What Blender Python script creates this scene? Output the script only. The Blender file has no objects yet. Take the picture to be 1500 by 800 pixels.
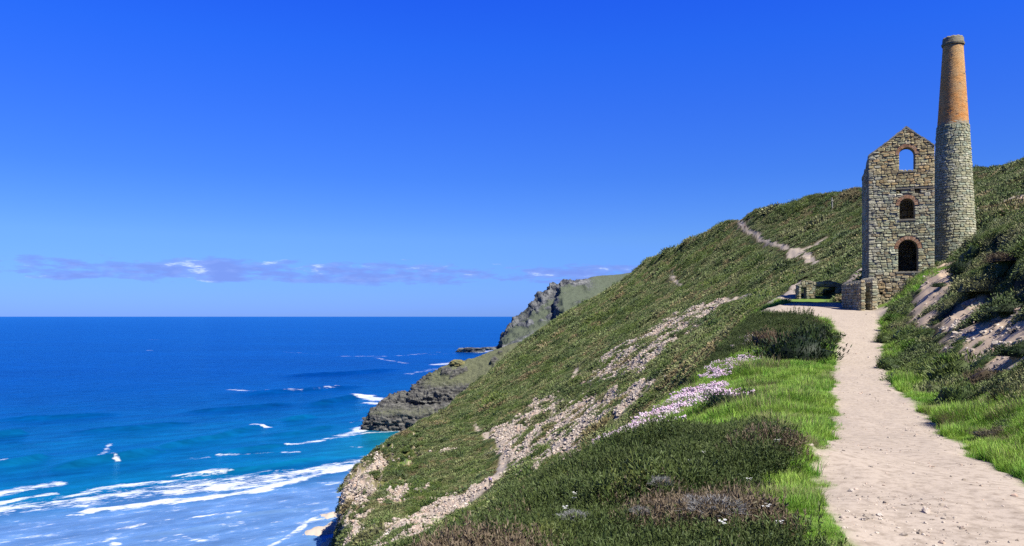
import bpy, bmesh, math, random
import numpy as np
from mathutils import Vector, Matrix

random.seed(7)
RNG = np.random.default_rng(7)
SC = bpy.context.scene
COL = SC.collection
R = math.radians

# ------------------------------------------------------------------ camera, sky, sun, exposure
F, CX, HZ = 1150.0, 750.0, 463.0        # focal length and horizon row of the 1500x800 photograph
EYE = 55.0                              # metres above the sea
cam_d = bpy.data.cameras.new('camera')
cam_d.sensor_width = 36.0
cam_d.lens = 36.0 * F / 1500.0
cam_d.shift_y = (HZ - 400.0) / 1500.0
cam_d.clip_start, cam_d.clip_end = 0.1, 120000.0
cam = bpy.data.objects.new('camera', cam_d)
cam.location = (0, 0, EYE)
cam.rotation_euler = (R(90), R(0.0), 0)
COL.objects.link(cam)
SC.camera = cam

SUN_EL, SUN_AZ = 52.0, 136.0            # azimuth clockwise from +Y
world = bpy.data.worlds.new('World')
SC.world = world
world.use_nodes = True
sun_d = bpy.data.lights.new('sun', 'SUN')
sun_d.energy = 4.9
sun_d.angle = R(0.53)
sun_d.color = (1.0, 0.955, 0.88)
sun = bpy.data.objects.new('sun', sun_d)
sv = Vector((math.sin(R(SUN_AZ)) * math.cos(R(SUN_EL)), math.cos(R(SUN_AZ)) * math.cos(R(SUN_EL)), math.sin(R(SUN_EL))))
sun.rotation_euler = sv.to_track_quat('Z', 'Y').to_euler()
sun.location = (60, -60, 200)
COL.objects.link(sun)
SC.view_settings.view_transform = 'Standard'
SC.view_settings.look = 'None'
SC.view_settings.gamma = 1.0
SC.view_settings.exposure = 1.35
SC.view_settings.use_curve_mapping = False
SC.cycles.max_bounces = 4
SC.cycles.diffuse_bounces = 2
SC.cycles.glossy_bounces = 2
SC.cycles.transmission_bounces = 2
SC.cycles.transparent_max_bounces = 4
SC.cycles.use_denoising = False


# ------------------------------------------------------------------ node helper
class NT:
    def __init__(s, tree):
        s.t = tree
        tree.nodes.clear()

    def n(s, kind, **kw):
        nd = s.t.nodes.new(kind)
        ins = kw.pop('ins', {})
        for k, v in kw.items():
            setattr(nd, k, v)
        for k, v in ins.items():
            sock = nd.inputs[k]
            if isinstance(v, bpy.types.NodeSocket):
                s.t.links.new(v, sock)
            else:
                sock.default_value = v
        return nd

    def math(s, op, a, b=0.0, c=0.0, clamp=False):
        nd = s.n('ShaderNodeMath', operation=op, use_clamp=clamp)
        for i, v in enumerate((a, b, c)):
            if isinstance(v, bpy.types.NodeSocket):
                s.t.links.new(v, nd.inputs[i])
            else:
                nd.inputs[i].default_value = v
        return nd.outputs[0]

    def mix(s, fac, a, b, mode='MIX'):
        nd = s.n('ShaderNodeMix', data_type='RGBA', blend_type=mode)
        for i, v in ((0, fac), (6, a), (7, b)):
            if isinstance(v, bpy.types.NodeSocket):
                s.t.links.new(v, nd.inputs[i])
            else:
                nd.inputs[i].default_value = v if i == 0 or len(v) == 4 else (*v, 1)
        return nd.outputs[2]

    def ramp(s, fac, stops, interp='LINEAR'):
        nd = s.n('ShaderNodeValToRGB')
        cr = nd.color_ramp
        cr.interpolation = interp
        while len(cr.elements) < len(stops):
            cr.elements.new(0.5)
        for e, (p, c) in zip(cr.elements, stops):
            e.position = p
            e.color = (c, c, c, 1) if isinstance(c, (int, float)) else ((*c, 1) if len(c) == 3 else c)
        s.t.links.new(fac, nd.inputs[0])
        return nd.outputs[0]

    def noise(s, vec, scale, detail=4.0, rough=0.55, dim='3D', dist=0.0):
        nd = s.n('ShaderNodeTexNoise', noise_dimensions=dim,
                 ins={'Scale': scale, 'Detail': detail, 'Roughness': rough, 'Distortion': dist})
        if vec is not None:
            s.t.links.new(vec, nd.inputs['Vector'])
        return nd.outputs[0]

    def mapping(s, vec, scale=(1, 1, 1), loc=(0, 0, 0), rot=(0, 0, 0)):
        nd = s.n('ShaderNodeMapping', ins={'Scale': scale, 'Location': loc, 'Rotation': rot})
        s.t.links.new(vec, nd.inputs[0])
        return nd.outputs[0]

    def attr(s, name):
        return s.n('ShaderNodeAttribute', attribute_name=name)


def material(name):
    m = bpy.data.materials.new(name)
    m.use_nodes = True
    return m, NT(m.node_tree)


ALBEDO = 0.52        # the swatches below were picked by eye off sunlit surfaces; this brings them to real reflectance


def albedo(nt, color):
    c = color if isinstance(color, bpy.types.NodeSocket) else (*color, 1)
    return nt.mix(1.0, c, (ALBEDO, ALBEDO, ALBEDO, 1), 'MULTIPLY')


def principled(nt, color, rough=0.8, spec=0.3, normal=None):
    color = albedo(nt, color)
    b = nt.n('ShaderNodeBsdfPrincipled', ins={'Base Color': color if isinstance(color, bpy.types.NodeSocket) else (*color, 1),
                                             'Roughness': rough, 'Specular IOR Level': spec})
    if normal is not None:
        nt.t.links.new(normal, b.inputs['Normal'])
    return b


def out(nt, shader):
    o = nt.n('ShaderNodeOutputMaterial')
    nt.t.links.new(shader.outputs[0] if hasattr(shader, 'outputs') else shader, o.inputs[0])


def bump(nt, height, strength, dist):
    nd = nt.n('ShaderNodeBump', ins={'Strength': strength, 'Distance': dist})
    nt.t.links.new(height, nd.inputs['Height'])
    return nd.outputs[0]


# ------------------------------------------------------------------ world: clear sky, low band of small clouds
w = NT(world.node_tree)
sky = w.n('ShaderNodeTexSky', sky_type='NISHITA', sun_disc=False, sun_elevation=R(SUN_EL), sun_rotation=R(SUN_AZ),
          altitude=50, air_density=1.0, dust_density=0.2, ozone_density=2.5)
tc = w.n('ShaderNodeTexCoord')
sep = w.n('ShaderNodeSeparateXYZ')
w.t.links.new(tc.outputs['Generated'], sep.inputs[0])
elev = w.math('ARCSINE', sep.outputs[2])
azim = w.math('ARCTAN2', sep.outputs[0], sep.outputs[1])
tint = w.ramp(w.math('DIVIDE', elev, 0.80, clamp=True),
              [(0.01, (0.115, 0.226, 0.72)), (0.12, (0.150, 0.272, 0.58)), (0.216, (0.105, 0.242, 0.64)), (0.31, (0.085, 0.235, 0.74)), (0.41, (0.06, 0.235, 0.86)), (0.52, (0.045, 0.205, 0.96)), (1.0, (0.035, 0.14, 0.56))])
skyc = w.mix(1.0, sky.outputs[0], tint, 'MULTIPLY')
skyc = w.mix(1.0, skyc, (1.925, 1.925, 1.925, 1), 'MULTIPLY')
comb = w.n('ShaderNodeCombineXYZ')
w.t.links.new(w.math('MULTIPLY', azim, 10.0), comb.inputs[0])
w.t.links.new(w.math('MULTIPLY', elev, 42.0), comb.inputs[1])
cn = w.noise(comb.outputs[0], 2.4, 7.0, 0.62)
cn2 = w.noise(w.mapping(comb.outputs[0], loc=(3.7, 1.3, 0), scale=(0.35, 0.35, 1)), 1.5, 2.0, 0.5)
band = w.ramp(w.math('DIVIDE', elev, 0.16, clamp=True),
              [(0.0, 0.0), (0.17, 0.25), (0.27, 0.95), (0.36, 1.0), (0.50, 0.55), (0.66, 0.0)])
dens = w.math('MULTIPLY', w.math('ADD', cn, w.math('MULTIPLY', cn2, 0.60)), band)
cov = w.ramp(dens, [(0.655, 0.0), (0.74, 0.65), (0.86, 1.0)])
shade = w.ramp(w.noise(w.mapping(comb.outputs[0], loc=(0, 0.35, 0)), 2.2, 5.0, 0.6), [(0.48, (1.62, 2.5, 6.8)), (0.60, (2.1, 3.1, 7.4)), (0.68, (6.0, 7.0, 9.3))])
skyc = w.mix(w.math('MULTIPLY', cov, 0.8), skyc, shade)
bg = w.n('ShaderNodeBackground', ins={'Strength': 0.05})
w.t.links.new(skyc, bg.inputs[0])
wo = w.n('ShaderNodeOutputWorld')
w.t.links.new(bg.outputs[0], wo.inputs[0])


# ------------------------------------------------------------------ numpy noise
_perm = RNG.permutation(512).astype(np.int64)
_perm = np.concatenate([_perm, _perm, _perm])
_gr = RNG.normal(size=(512, 3))
_gr /= np.linalg.norm(_gr, axis=1)[:, None]


def perlin(x, y, z=None):
    x = np.asarray(x, float); y = np.asarray(y, float)
    z = np.zeros_like(x) if z is None else np.asarray(z, float)
    xi, yi, zi = np.floor(x).astype(np.int64), np.floor(y).astype(np.int64), np.floor(z).astype(np.int64)
    fx, fy, fz = x - xi, y - yi, z - zi
    u, v, q = (f * f * f * (f * (f * 6 - 15) + 10) for f in (fx, fy, fz))
    res = 0
    for dx in (0, 1):
        wx = u if dx else 1 - u
        for dy in (0, 1):
            wy = v if dy else 1 - v
            for dz in (0, 1):
                wz = q if dz else 1 - q
                h = _perm[_perm[_perm[(xi + dx) & 511] + ((yi + dy) & 511)] + ((zi + dz) & 511)]
                g = _gr[h]
                res = res + wx * wy * wz * (g[..., 0] * (fx - dx) + g[..., 1] * (fy - dy) + g[..., 2] * (fz - dz))
    return res * 1.5


def fbm(x, y, z=None, octaves=4, gain=0.5):
    a, s, f = 1.0, 0.0, 1.0
    for i in range(octaves):
        s = s + a * perlin(x * f + 17.3 * i, y * f - 9.1 * i, None if z is None else z * f + 5.7 * i)
        a *= gain
        f *= 2.03
    return s


def ridged(x, y, z=None, octaves=4):
    a, s, f = 1.0, 0.0, 1.0
    for i in range(octaves):
        s = s + a * (1 - 2 * np.abs(perlin(x * f + 31.3 * i, y * f - 7.1 * i, None if z is None else z * f + 2.7 * i)))
        a *= 0.5
        f *= 2.1
    return s


def sstep(a, b, x):
    t = np.clip((x - a) / (b - a), 0, 1)
    return t * t * (3 - 2 * t)


# ------------------------------------------------------------------ land: lofted cross sections (heights relative to the eye)
def P(px, py, Y):
    return ((px - CX) / F * Y, (HZ - py) / F * Y)


def pchip_row(xk, zk, x):
    """monotone cubic, one knot row per query point: xk, zk (N,K), x (N)"""
    h = np.diff(xk, axis=1)
    d = np.diff(zk, axis=1) / h
    m = np.zeros_like(xk)
    w1 = 2 * h[:, 1:] + h[:, :-1]
    w2 = h[:, 1:] + 2 * h[:, :-1]
    same = d[:, 1:] * d[:, :-1] > 0
    with np.errstate(divide='ignore', invalid='ignore'):
        hm = (w1 + w2) / (w1 / d[:, :-1] + w2 / d[:, 1:])
    m[:, 1:-1] = np.where(same, hm, 0)
    m[:, 0] = d[:, 0]
    m[:, -1] = d[:, -1]
    k = np.clip((x[:, None] > xk).sum(1) - 1, 0, xk.shape[1] - 2)
    r = np.arange(len(x))
    x0, hh = xk[r, k], h[r, k]
    t = np.clip((x - x0) / hh, 0, 1)
    z0, z1, m0, m1 = zk[r, k], zk[r, k + 1], m[r, k], m[r, k + 1]
    t2, t3 = t * t, t * t * t
    return (2*t3 - 3*t2 + 1) * z0 + (t3 - 2*t2 + t) * hh * m0 + (-2*t3 + 3*t2) * z1 + (t3 - t2) * hh * m1


STA = []


def near(Y, e, L, Rr, zp, b9, b10, b11, b12, mid=0.14, bulge=0.45):
    xe, ze = e
    k2 = (-21.0, -32.0)
    k4 = (xe - 5.0, ze - 6.5)
    k3 = ((k4[0] + k2[0]) / 2, (k4[1] + k2[1]) / 2 - 1.0)
    k6 = (xe + (L - xe) * bulge, (ze * 0.5 + zp * 0.5) + mid)
    STA.append((Y, [(-83, -57.5), (-23.5, -54.2), k2, k3, k4, (xe, ze), k6, (L, zp), (Rr, zp), b9, b10, b11, b12, (112, 32.8), (230, 34)]))


def far(Y, foot, edge, pts, ridge):
    poly = np.array([edge] + pts + [ridge], float)
    s = np.linspace(0, 1, 12)
    seg = np.r_[0, np.cumsum(np.hypot(*np.diff(poly, axis=0).T))]
    seg /= seg[-1]
    xs = np.interp(s, seg, poly[:, 0])
    n = len(xs)
    zs = pchip_row(np.repeat(poly[None, :, 0], n, 0), np.repeat(poly[None, :, 1], n, 0), xs)
    kn = [(foot - 60, -57.5), (foot, -54.2 if Y < 200 else -54.9)] + list(zip(xs, zs)) + [(ridge[0] + 110, ridge[1] - 1)]
    STA.append((Y, kn))


near(-14, (-5.5, -2.3), -1.6, 0.8, -1.6, (1.6, -1.5), (4, -0.4), (8, 1.6), (40, 12))
near(0, (-3.0, -2.25), 0.7, 3.0, -1.6, (3.7, -1.55), (6, -0.5), (10, 1.4), (42, 13))
near(5.5, (-1.6, -2.42), 2.34, 4.15, -1.61, (4.8, -1.6), (6.4, -0.9), (10, 1.2), (42, 13))
near(7.5, (-1.0, -2.58), 2.85, 4.95, -1.66, (5.5, -1.65), (7.0, -1.0), (10.5, 1.2), (42, 13))
near(9.3, (-0.35, -2.82), P(1178, 0, 9.3)[0], P(1455, 0, 9.3)[0], -1.72, (6.3, -1.72), (7.8, -1.0), (11, 1.1), (42, 13))
near(12, (0.35, -3.0), P(1208, 0, 12)[0], P(1412, 0, 12)[0], -1.93, P(1440, 0, 12)[:1] + (-1.9,), (8.6, -1.2), (12, 0.9), (42, 13))
near(15, (1.3, -2.98), P(1220, 0, 15)[0], P(1374, 0, 15)[0], -2.10, P(1410, 0, 15)[:1] + (-2.05,), (9.9, -1.4), (13.4, 0.8), (42, 13))
near(21, (2.95, -3.38), P(1213, 0, 21)[0], P(1328, 0, 21)[0], -2.14, P(1380, 585, 21), P(1450, 552, 21), (15.5, 0.3), (43, 14))
near(27, (5.7, -3.1), P(1216, 0, 27)[0], P(1308, 0, 27)[0], -2.16, P(1345, 550, 27), P(1410, 515, 27), P(1500, 470, 27), (43, 14))
near(33, (8.3, -2.68), P(1219, 0, 33)[0], P(1296, 0, 33)[0], -2.10, P(1330, 525, 33), P(1390, 492, 33), P(1500, 430, 33), (44, 14))
near(40, (11.6, -1.65), P(1226, 0, 40)[0], P(1293, 0, 40)[0], -1.46, P(1316, 492, 40), P(1370, 462, 40), P(1470, 400, 40), (46, 14))
near(46, (14.2, -0.85), P(1230, 0, 46)[0], P(1292, 0, 46)[0], -0.72, P(1306, 470, 46), P(1345, 440, 46), P(1430, 392, 46), (48, 14.5))
near(54, (17.2, 0.2), P(1205, 0, 54)[0], P(1288, 0, 54)[0], -0.02, P(1310, 447, 54), P(1350, 415, 54), P(1420, 380, 54), (51, 14.5))
near(61, (19.5, 0.2), P(1155, 0, 61)[0], P(1274, 0, 61)[0], 0.36, P(1308, 446, 61), P(1362, 402, 61), P(1420, 373, 61), (54, 14.5))
near(68, (21.0, 0.0), P(1150, 0, 68)[0], P(1262, 0, 68)[0], 0.85, (33.2, 1.5), (36.0, 3.9), (41.5, 5.0), (57, 14.5), mid=0.2)
near(74, (22.6, -0.2), P(1165, 0, 74)[0], P(1225, 0, 74)[0], 1.25, (32.0, 2.3), (36.5, 4.2), (43.5, 5.6), (60, 15.0), mid=0.2)
near(82, (24.5, -0.6), (27.0), (30.2), 1.9, (33.0, 3.6), (38.0, 5.6), (46.0, 9.0), (64, 18), mid=0.2)
far(100, -23.8, (-21, -32.5), [(4, -20.0), (31, 0), (40, 4.4), (68, 18)], (113, 32.6))
far(125, -29, (-26, -35.5), [(-5, -27.8), (36, 0), (76, 19.5)], (115, 33))
far(150, -35.2, (-32.2, -38.9), [(-5, -30.5), (40, 0), (80, 20)], (117, 34))
far(190, -43.6, (-40.6, -42.6), [(-5, -28.5), (43, 0), (84, 21)], (117, 34.5))
far(218, -40.5, (-37, -39.0), [(-2, -26.5), (44, 0), (84, 22.5)], (120, 37.5))
far(252, -36, (-32, -40.0), [(0, -24.5), (43.5, 0), (78, 21)], (111, 40.8))
far(287, -37, (-27, -41.0), [(2, -22.5), (40, 0), (66, 21.0)], (87, 38.6))
far(345, -34, (-22, -38.0), [(0, -20.0), (34.5, 0), (58, 14)], (75, 30.3))
far(430, -30, (-16, -34.0), [(2, -16.5), (24.3, 0), (48, 13)], (67.3, 25.4))
far(520, -10, (10, -36.0), [(36, -18.0), (62, 0), (80, 12)], (100, 25))
far(640, 40, (60, -36.0), [(90, -18.0), (120, 0), (140, 12)], (160, 22))
far(760, 90, (110, -36.0), [(140, -18.0), (170, 0), (190, 12)], (210, 20))

_sy = np.array([s[0] for s in STA], float)
_sx = np.array([[k[0] for k in s[1]] for s in STA], float)
_sz = np.array([[k[1] for k in s[1]] for s in STA], float)
_lv = np.linspace(math.log(4.0), math.log(778.0), 700)
_ty = np.exp(_lv) - 18.0
_tx = np.stack([np.interp(_ty, _sy, _sx[:, k]) for k in range(15)], 1)
_tz = np.stack([np.interp(_ty, _sy, _sz[:, k]) for k in range(15)], 1)
_g = np.exp(-0.5 * (np.arange(-24, 25) / 8.0) ** 2)
_g /= _g.sum()
for k in range(15):
    _tx[:, k] = np.convolve(np.pad(_tx[:, k], 24, mode='edge'), _g, 'valid')
    _tz[:, k] = np.convolve(np.pad(_tz[:, k], 24, mode='edge'), _g, 'valid')


def knots(Y):
    s = np.clip((np.log(np.maximum(Y + 18.0, 4.0)) - _lv[0]) / (_lv[1] - _lv[0]), 0, len(_lv) - 1.001)
    i = s.astype(int)
    f = (s - i)[:, None]
    return _tx[i] * (1 - f) + _tx[i + 1] * f, _tz[i] * (1 - f) + _tz[i + 1] * f


def path_edges(Y):
    xk, _ = knots(np.atleast_1d(np.asarray(Y, float)))
    return xk[:, 7], xk[:, 8], xk[:, 5]


def base_h(X, Y):
    X = np.asarray(X, float).ravel(); Y = np.asarray(Y, float).ravel()
    res = np.empty_like(X)
    for a in range(0, len(X), 60000):
        x, y = X[a:a + 60000], Y[a:a + 60000]
        xk, zk = knots(y)
        x = np.clip(x, xk[:, 0] + 0.01, xk[:, -1] - 0.01)
        res[a:a + 60000] = pchip_row(xk, zk, x)
    return res


def H(X, Y):
    """ground height above the sea"""
    X = np.asarray(X, float).ravel(); Y = np.asarray(Y, float).ravel()
    z = base_h(X, Y)
    L, Rr, E = path_edges(Y)
    onp = sstep(-0.5, 0.6, X - L) * sstep(-0.4, 0.6, Rr - X) * (Y < 80)
    wild = 1 - onp
    farw = sstep(60, 110, Y)
    z = z + wild * (fbm(X * 0.55, Y * 0.55, octaves=3) * (0.15 + 0.20 * farw) + fbm(X * 0.09, Y * 0.09, octaves=3) * (0.10 + 1.3 * farw))
    # heather mound between the near path and the brink
    z = z + 0.42 * np.exp(-(((X - 2.1) / 1.7) ** 2 + ((Y - 12.0) / 2.2) ** 2)) + 0.16 * np.exp(-(((X - 3.5) / 0.8) ** 2 + ((Y - 9.6) / 1.2) ** 2))
    z = z + wild * sstep(17, 12, Y) * (X < L) * 0.10 * np.abs(fbm(X * 1.5 + 4, Y * 1.2, octaves=2))
    # broken ground on the eroded right bank
    bank = sstep(1.2, 3.5, X - Rr) * sstep(18, 26, Y) * sstep(70, 58, Y) * sstep(16, 10, X - Rr)
    z = z + bank * (ridged(X * 0.42, Y * 0.30, octaves=3) * 0.26)
    # scarp where the turf of the bank has slipped: steep bare face towards the path
    xs = np.interp(Y, [22, 26, 30, 36, 44, 52, 58], [16.0, 18.2, 20.2, 23.1, 26.6, 30.6, 34.0]) + 1.5 * fbm(Y * 0.22 + 3, X * 0 + 1.7, octaves=2)
    dsc = X - xs
    z = z + sstep(20, 25, Y) * sstep(60, 52, Y) * 1.15 * sstep(0.0, 0.5, dsc) * np.exp(-np.clip(dsc, 0, None) / 7.0)
    z = z + onp * fbm(X * 1.3, Y * 0.7, octaves=3) * 0.025
    # cliffs break up
    steep = sstep(-30, -38, z) * sstep(-54.5, -50, z) * (Y > 70)
    z = z + steep * ridged(X * 0.25, Y * 0.25, octaves=4) * 2.2
    return z + EYE


_ry = np.geomspace(4.5, 700, 1500)


def hit(px, py, ymin=0.0):
    """where the line of sight through a photograph pixel first meets the land (beyond ymin)"""
    X = (px - CX) / F * _ry
    zr = (HZ - py) / F * _ry + EYE
    h = H(X, _ry)
    ok = (h > zr) & (_ry > ymin)
    k = int(np.argmax(ok)) if ok.any() else len(_ry) - 1
    return float(X[k]), float(_ry[k]), float(h[k])


def hits(pts, ymin=0.0):
    return np.array([hit(p[0], p[1], ymin) for p in pts])


def poly_dist(X, Y, line, width):
    """signed-ish distance to a polyline in plan minus its half width (width per vertex)"""
    best = np.full(X.shape, 1e9)
    for i in range(len(line) - 1):
        a, b = line[i][:2], line[i + 1][:2]
        d = b - a
        t = np.clip(((X - a[0]) * d[0] + (Y - a[1]) * d[1]) / max(d @ d, 1e-9), 0, 1)
        dd = np.hypot(X - a[0] - t * d[0], Y - a[1] - t * d[1]) - (width[i] * (1 - t) + width[i + 1] * t)
        best = np.minimum(best, dd)
    return best


def in_poly(X, Y, poly):
    c = np.zeros(X.shape, bool)
    n = len(poly)
    for i in range(n):
        x0, y0 = poly[i][:2]
        x1, y1 = poly[(i + 1) % n][:2]
        cond = ((y0 > Y) != (y1 > Y)) & (X < (x1 - x0) * (Y - y0) / ((y1 - y0) if y1 != y0 else 1e-9) + x0)
        c ^= cond
    return c


def poly_edge_dist(X, Y, poly):
    d = poly_dist(X, Y, np.vstack([poly, poly[:1]]), [0] * (len(poly) + 1))
    return np.where(in_poly(X, Y, poly), -d, d)


TRAILS = [
    (hits([(696, 618), (699, 630), (714, 640), (732, 652), (740, 664), (737, 680), (728, 698), (712, 714), (690, 732), (664, 748)], 80), [0.5, 0.6, 0.7, 0.8, 1.0, 1.0, 1.6, 2.4, 2.2, 2.6]),
    (hits([(1089, 318), (1084, 326), (1087, 332), (1100, 342), (1113, 350), (1128, 356), (1150, 363), (1166, 369)]), [0.5, 0.6, 0.7, 0.7, 0.7, 0.65, 0.7, 1.1]),
    (hits([(1158, 368), (1172, 370), (1188, 362), (1208, 350)]), [1.2, 2.6, 1.6, 0.7]),
    (hits([(1178, 372), (1187, 385), (1195, 390)]), [1.4, 1.0, 0.4]),
    (hits([(986, 396), (982, 403), (988, 411), (999, 421)]), [0.4, 0.7, 0.7, 0.4]),
    (hits([(1060, 441), (1072, 438), (1095, 434), (1112, 431)]), [1.1, 1.1, 0.6, 0.4]),
    (hits([(1135, 441), (1148, 435), (1160, 425), (1168, 415)]), [1.1, 1.3, 1.1, 0.5]),
    (hits([(1245, 412), (1256, 402), (1263, 394)]), [0.6, 0.6, 0.4]),
    (hits([(845, 540), (842, 552), (832, 560)], 80), [0.5, 0.9, 0.6]),
]
SCREE = [hits(p, 88.0) for p in (
    [(866, 556), (876, 530), (905, 508), (950, 490), (985, 465), (1015, 452), (1050, 446), (1040, 462), (1000, 490), (965, 520), (945, 545), (905, 552)],
    [(733, 628), (770, 602), (795, 578), (812, 596), (850, 588), (890, 578), (940, 562), (965, 550), (950, 572), (915, 605), (872, 640), (845, 672), (790, 682), (756, 668), (736, 646)],
    [(560, 730), (590, 715), (606, 722), (580, 738)],
    [(640, 668), (655, 655), (662, 664)],
    [(508, 800), (505, 745), (530, 712), (540, 716), (518, 752), (530, 780), (560, 785), (620, 750), (660, 728), (702, 708), (712, 716), (672, 742), (625, 770), (590, 800), (560, 812)],
    [(552, 676), (505, 722), (507, 735), (556, 682)],
    [(1442, 340), (1462, 318), (1500, 298), (1520, 300), (1505, 325), (1470, 338)],
)]
GREENPATCH = [hits(p, 80.0) for p in (
    [(590, 770), (625, 748), (668, 738), (652, 760), (610, 785)],
    [(575, 690), (600, 668), (612, 672), (590, 692)],
)]
SANDBANK = [hits(p) for p in (
    [(1338, 470), (1342, 440), (1352, 412), (1385, 384), (1402, 384), (1398, 410), (1378, 440), (1372, 472), (1352, 486)],
    [(1380, 498), (1430, 474), (1500, 452), (1520, 500), (1500, 536), (1452, 540), (1400, 512)],
    [(1370, 478), (1400, 452), (1440, 432), (1450, 446), (1400, 486)],
)]


def clearance(X, Y):
    """distance to the nearest trail edge on the hillside, and to bare sand"""
    d = np.full(np.shape(X), 1e9)
    for line, wd in TRAILS:
        d = np.minimum(d, poly_dist(X, Y, line, wd))
    e = np.full(np.shape(X), 1e9)
    for p in SANDBANK:
        e = np.minimum(e, poly_edge_dist(X, Y, p))
    return d, e


def masks(X, Y):
    """path, scree, grass, sand weights in plan"""
    X = np.asarray(X, float).ravel(); Y = np.asarray(Y, float).ravel()
    L, Rr, E = path_edges(Y)
    wob = fbm(X * 0.9, Y * 0.9, octaves=3) * 0.28 + fbm(X * 3.1 + 40, Y * 3.1, octaves=2) * 0.10
    wobf = fbm(X * 0.35 + 9, Y * 0.35, octaves=4)
    soft = np.clip(0.10 + Y * 0.006, 0.1, 0.9)
    din = np.minimum(X - L, Rr - X) + wob * sstep(-20, 15, Y)
    path = sstep(-soft, soft, din) * sstep(73.5, 71.5, Y + wob * 2)
    # the road mouth by the engine house widens to the left
    yard = poly_edge_dist(X, Y, np.array([(17.6, 53.5), (22.5, 50.0), (28.6, 56), (29.2, 66), (27.5, 71), (22.5, 71.5), (19.0, 62)])) + wob
    path = np.maximum(path, sstep(soft, -soft, yard))
    for line, wd in TRAILS:
        d = poly_dist(X, Y, line, wd) + wobf * 0.5
        path = np.maximum(path, sstep(0.35, -0.35, d))
    scree = np.zeros_like(X)
    for p in SCREE:
        d = poly_edge_dist(X, Y, p) + wobf * 3.6 + fbm(X * 0.8, Y * 0.8, octaves=2) * 1.2 - 1.7
        scree = np.maximum(scree, sstep(1.0, -1.0, d) * (Y > 84))
    isl = fbm(X * 0.22 + 3, Y * 0.16, octaves=3)
    scree *= 1 - sstep(0.18, 0.36, isl)
    sand = np.zeros_like(X)
    for p in SANDBANK:
        d = poly_edge_dist(X, Y, p) + wob * 1.6
        sand = np.maximum(sand, sstep(0.3, -0.3, d))
    grass = np.zeros_like(X)
    nearb = (Y < 80)
    # verge strips each side of the path
    lw = 0.62 + 0.35 * fbm(X * 0.4, Y * 0.25, octaves=2) + 5.5 * sstep(13.2, 16.5, Y) * sstep(42, 34, Y) + 0.25 * sstep(8, 13, Y)
    grass = np.maximum(grass, nearb * sstep(-0.25, 0.25, X - L + lw + wob))
    rw = 0.75 + 0.5 * fbm(X * 0.4 + 7, Y * 0.25, octaves=2) + 0.8 * sstep(24, 14, Y)
    grass = np.minimum(grass, 1 - sstep(-0.25, 0.25, X - Rr - rw - wob))
    grass = np.maximum(grass, nearb * sstep(50, 54, Y) * sstep(31, 29.5, X) * 0.9)
    for p in GREENPATCH:
        d = poly_edge_dist(X, Y, p) + wobf * 0.8
        grass = np.maximum(grass, sstep(0.5, -0.5, d))
    return path, scree, grass, sand * (1 - path)


# ------------------------------------------------------------------ mesh helpers
def mesh_from(name, V, Fq, attrs=None, smooth=False, colors=None):
    me = bpy.data.meshes.new(name)
    V = np.asarray(V, np.float32)
    Fq = np.asarray(Fq, np.int32)
    nf, k = Fq.shape
    me.vertices.add(len(V))
    me.vertices.foreach_set('co', V.ravel())
    me.loops.add(nf * k)
    me.loops.foreach_set('vertex_index', Fq.ravel())
    me.polygons.add(nf)
    me.polygons.foreach_set('loop_start', np.arange(0, nf * k, k, dtype=np.int32))
    if smooth:
        me.polygons.foreach_set('use_smooth', np.ones(nf, bool))
    me.update(calc_edges=True)
    for n, a in (attrs or {}).items():
        at = me.attributes.new(n, 'FLOAT', 'POINT')
        at.data.foreach_set('value', np.asarray(a, np.float32))
    if colors is not None:
        at = me.attributes.new('tint', 'FLOAT_COLOR', 'POINT')
        c = np.ones((len(V), 4), np.float32)
        c[:, :3] = colors
        at.data.foreach_set('color', c.ravel())
    return me


def link(name, me, mat=None, parent=None, label=None, cat=None, group=None, kind=None):
    o = bpy.data.objects.new(name, me)
    COL.objects.link(o)
    if mat is not None and me is not None:
        if not me.materials:
            me.materials.append(mat)
    if parent is not None:
        o.parent = parent
    for k, v in (('label', label), ('category', cat), ('group', group), ('kind', kind)):
        if v:
            o[k] = v
    return o


def empty(name, loc, label=None, cat=None, group=None, rz=0.0):
    o = link(name, None, label=label, cat=cat, group=group)
    o.location = loc
    o.rotation_euler = (0, 0, rz)
    o.empty_display_size = 0.3
    return o


def grid_faces(nr, nc):
    i = np.arange(nr - 1)[:, None] * nc + np.arange(nc - 1)[None, :]
    return np.stack([i, i + 1, i + nc + 1, i + nc], -1).reshape(-1, 4)


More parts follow.
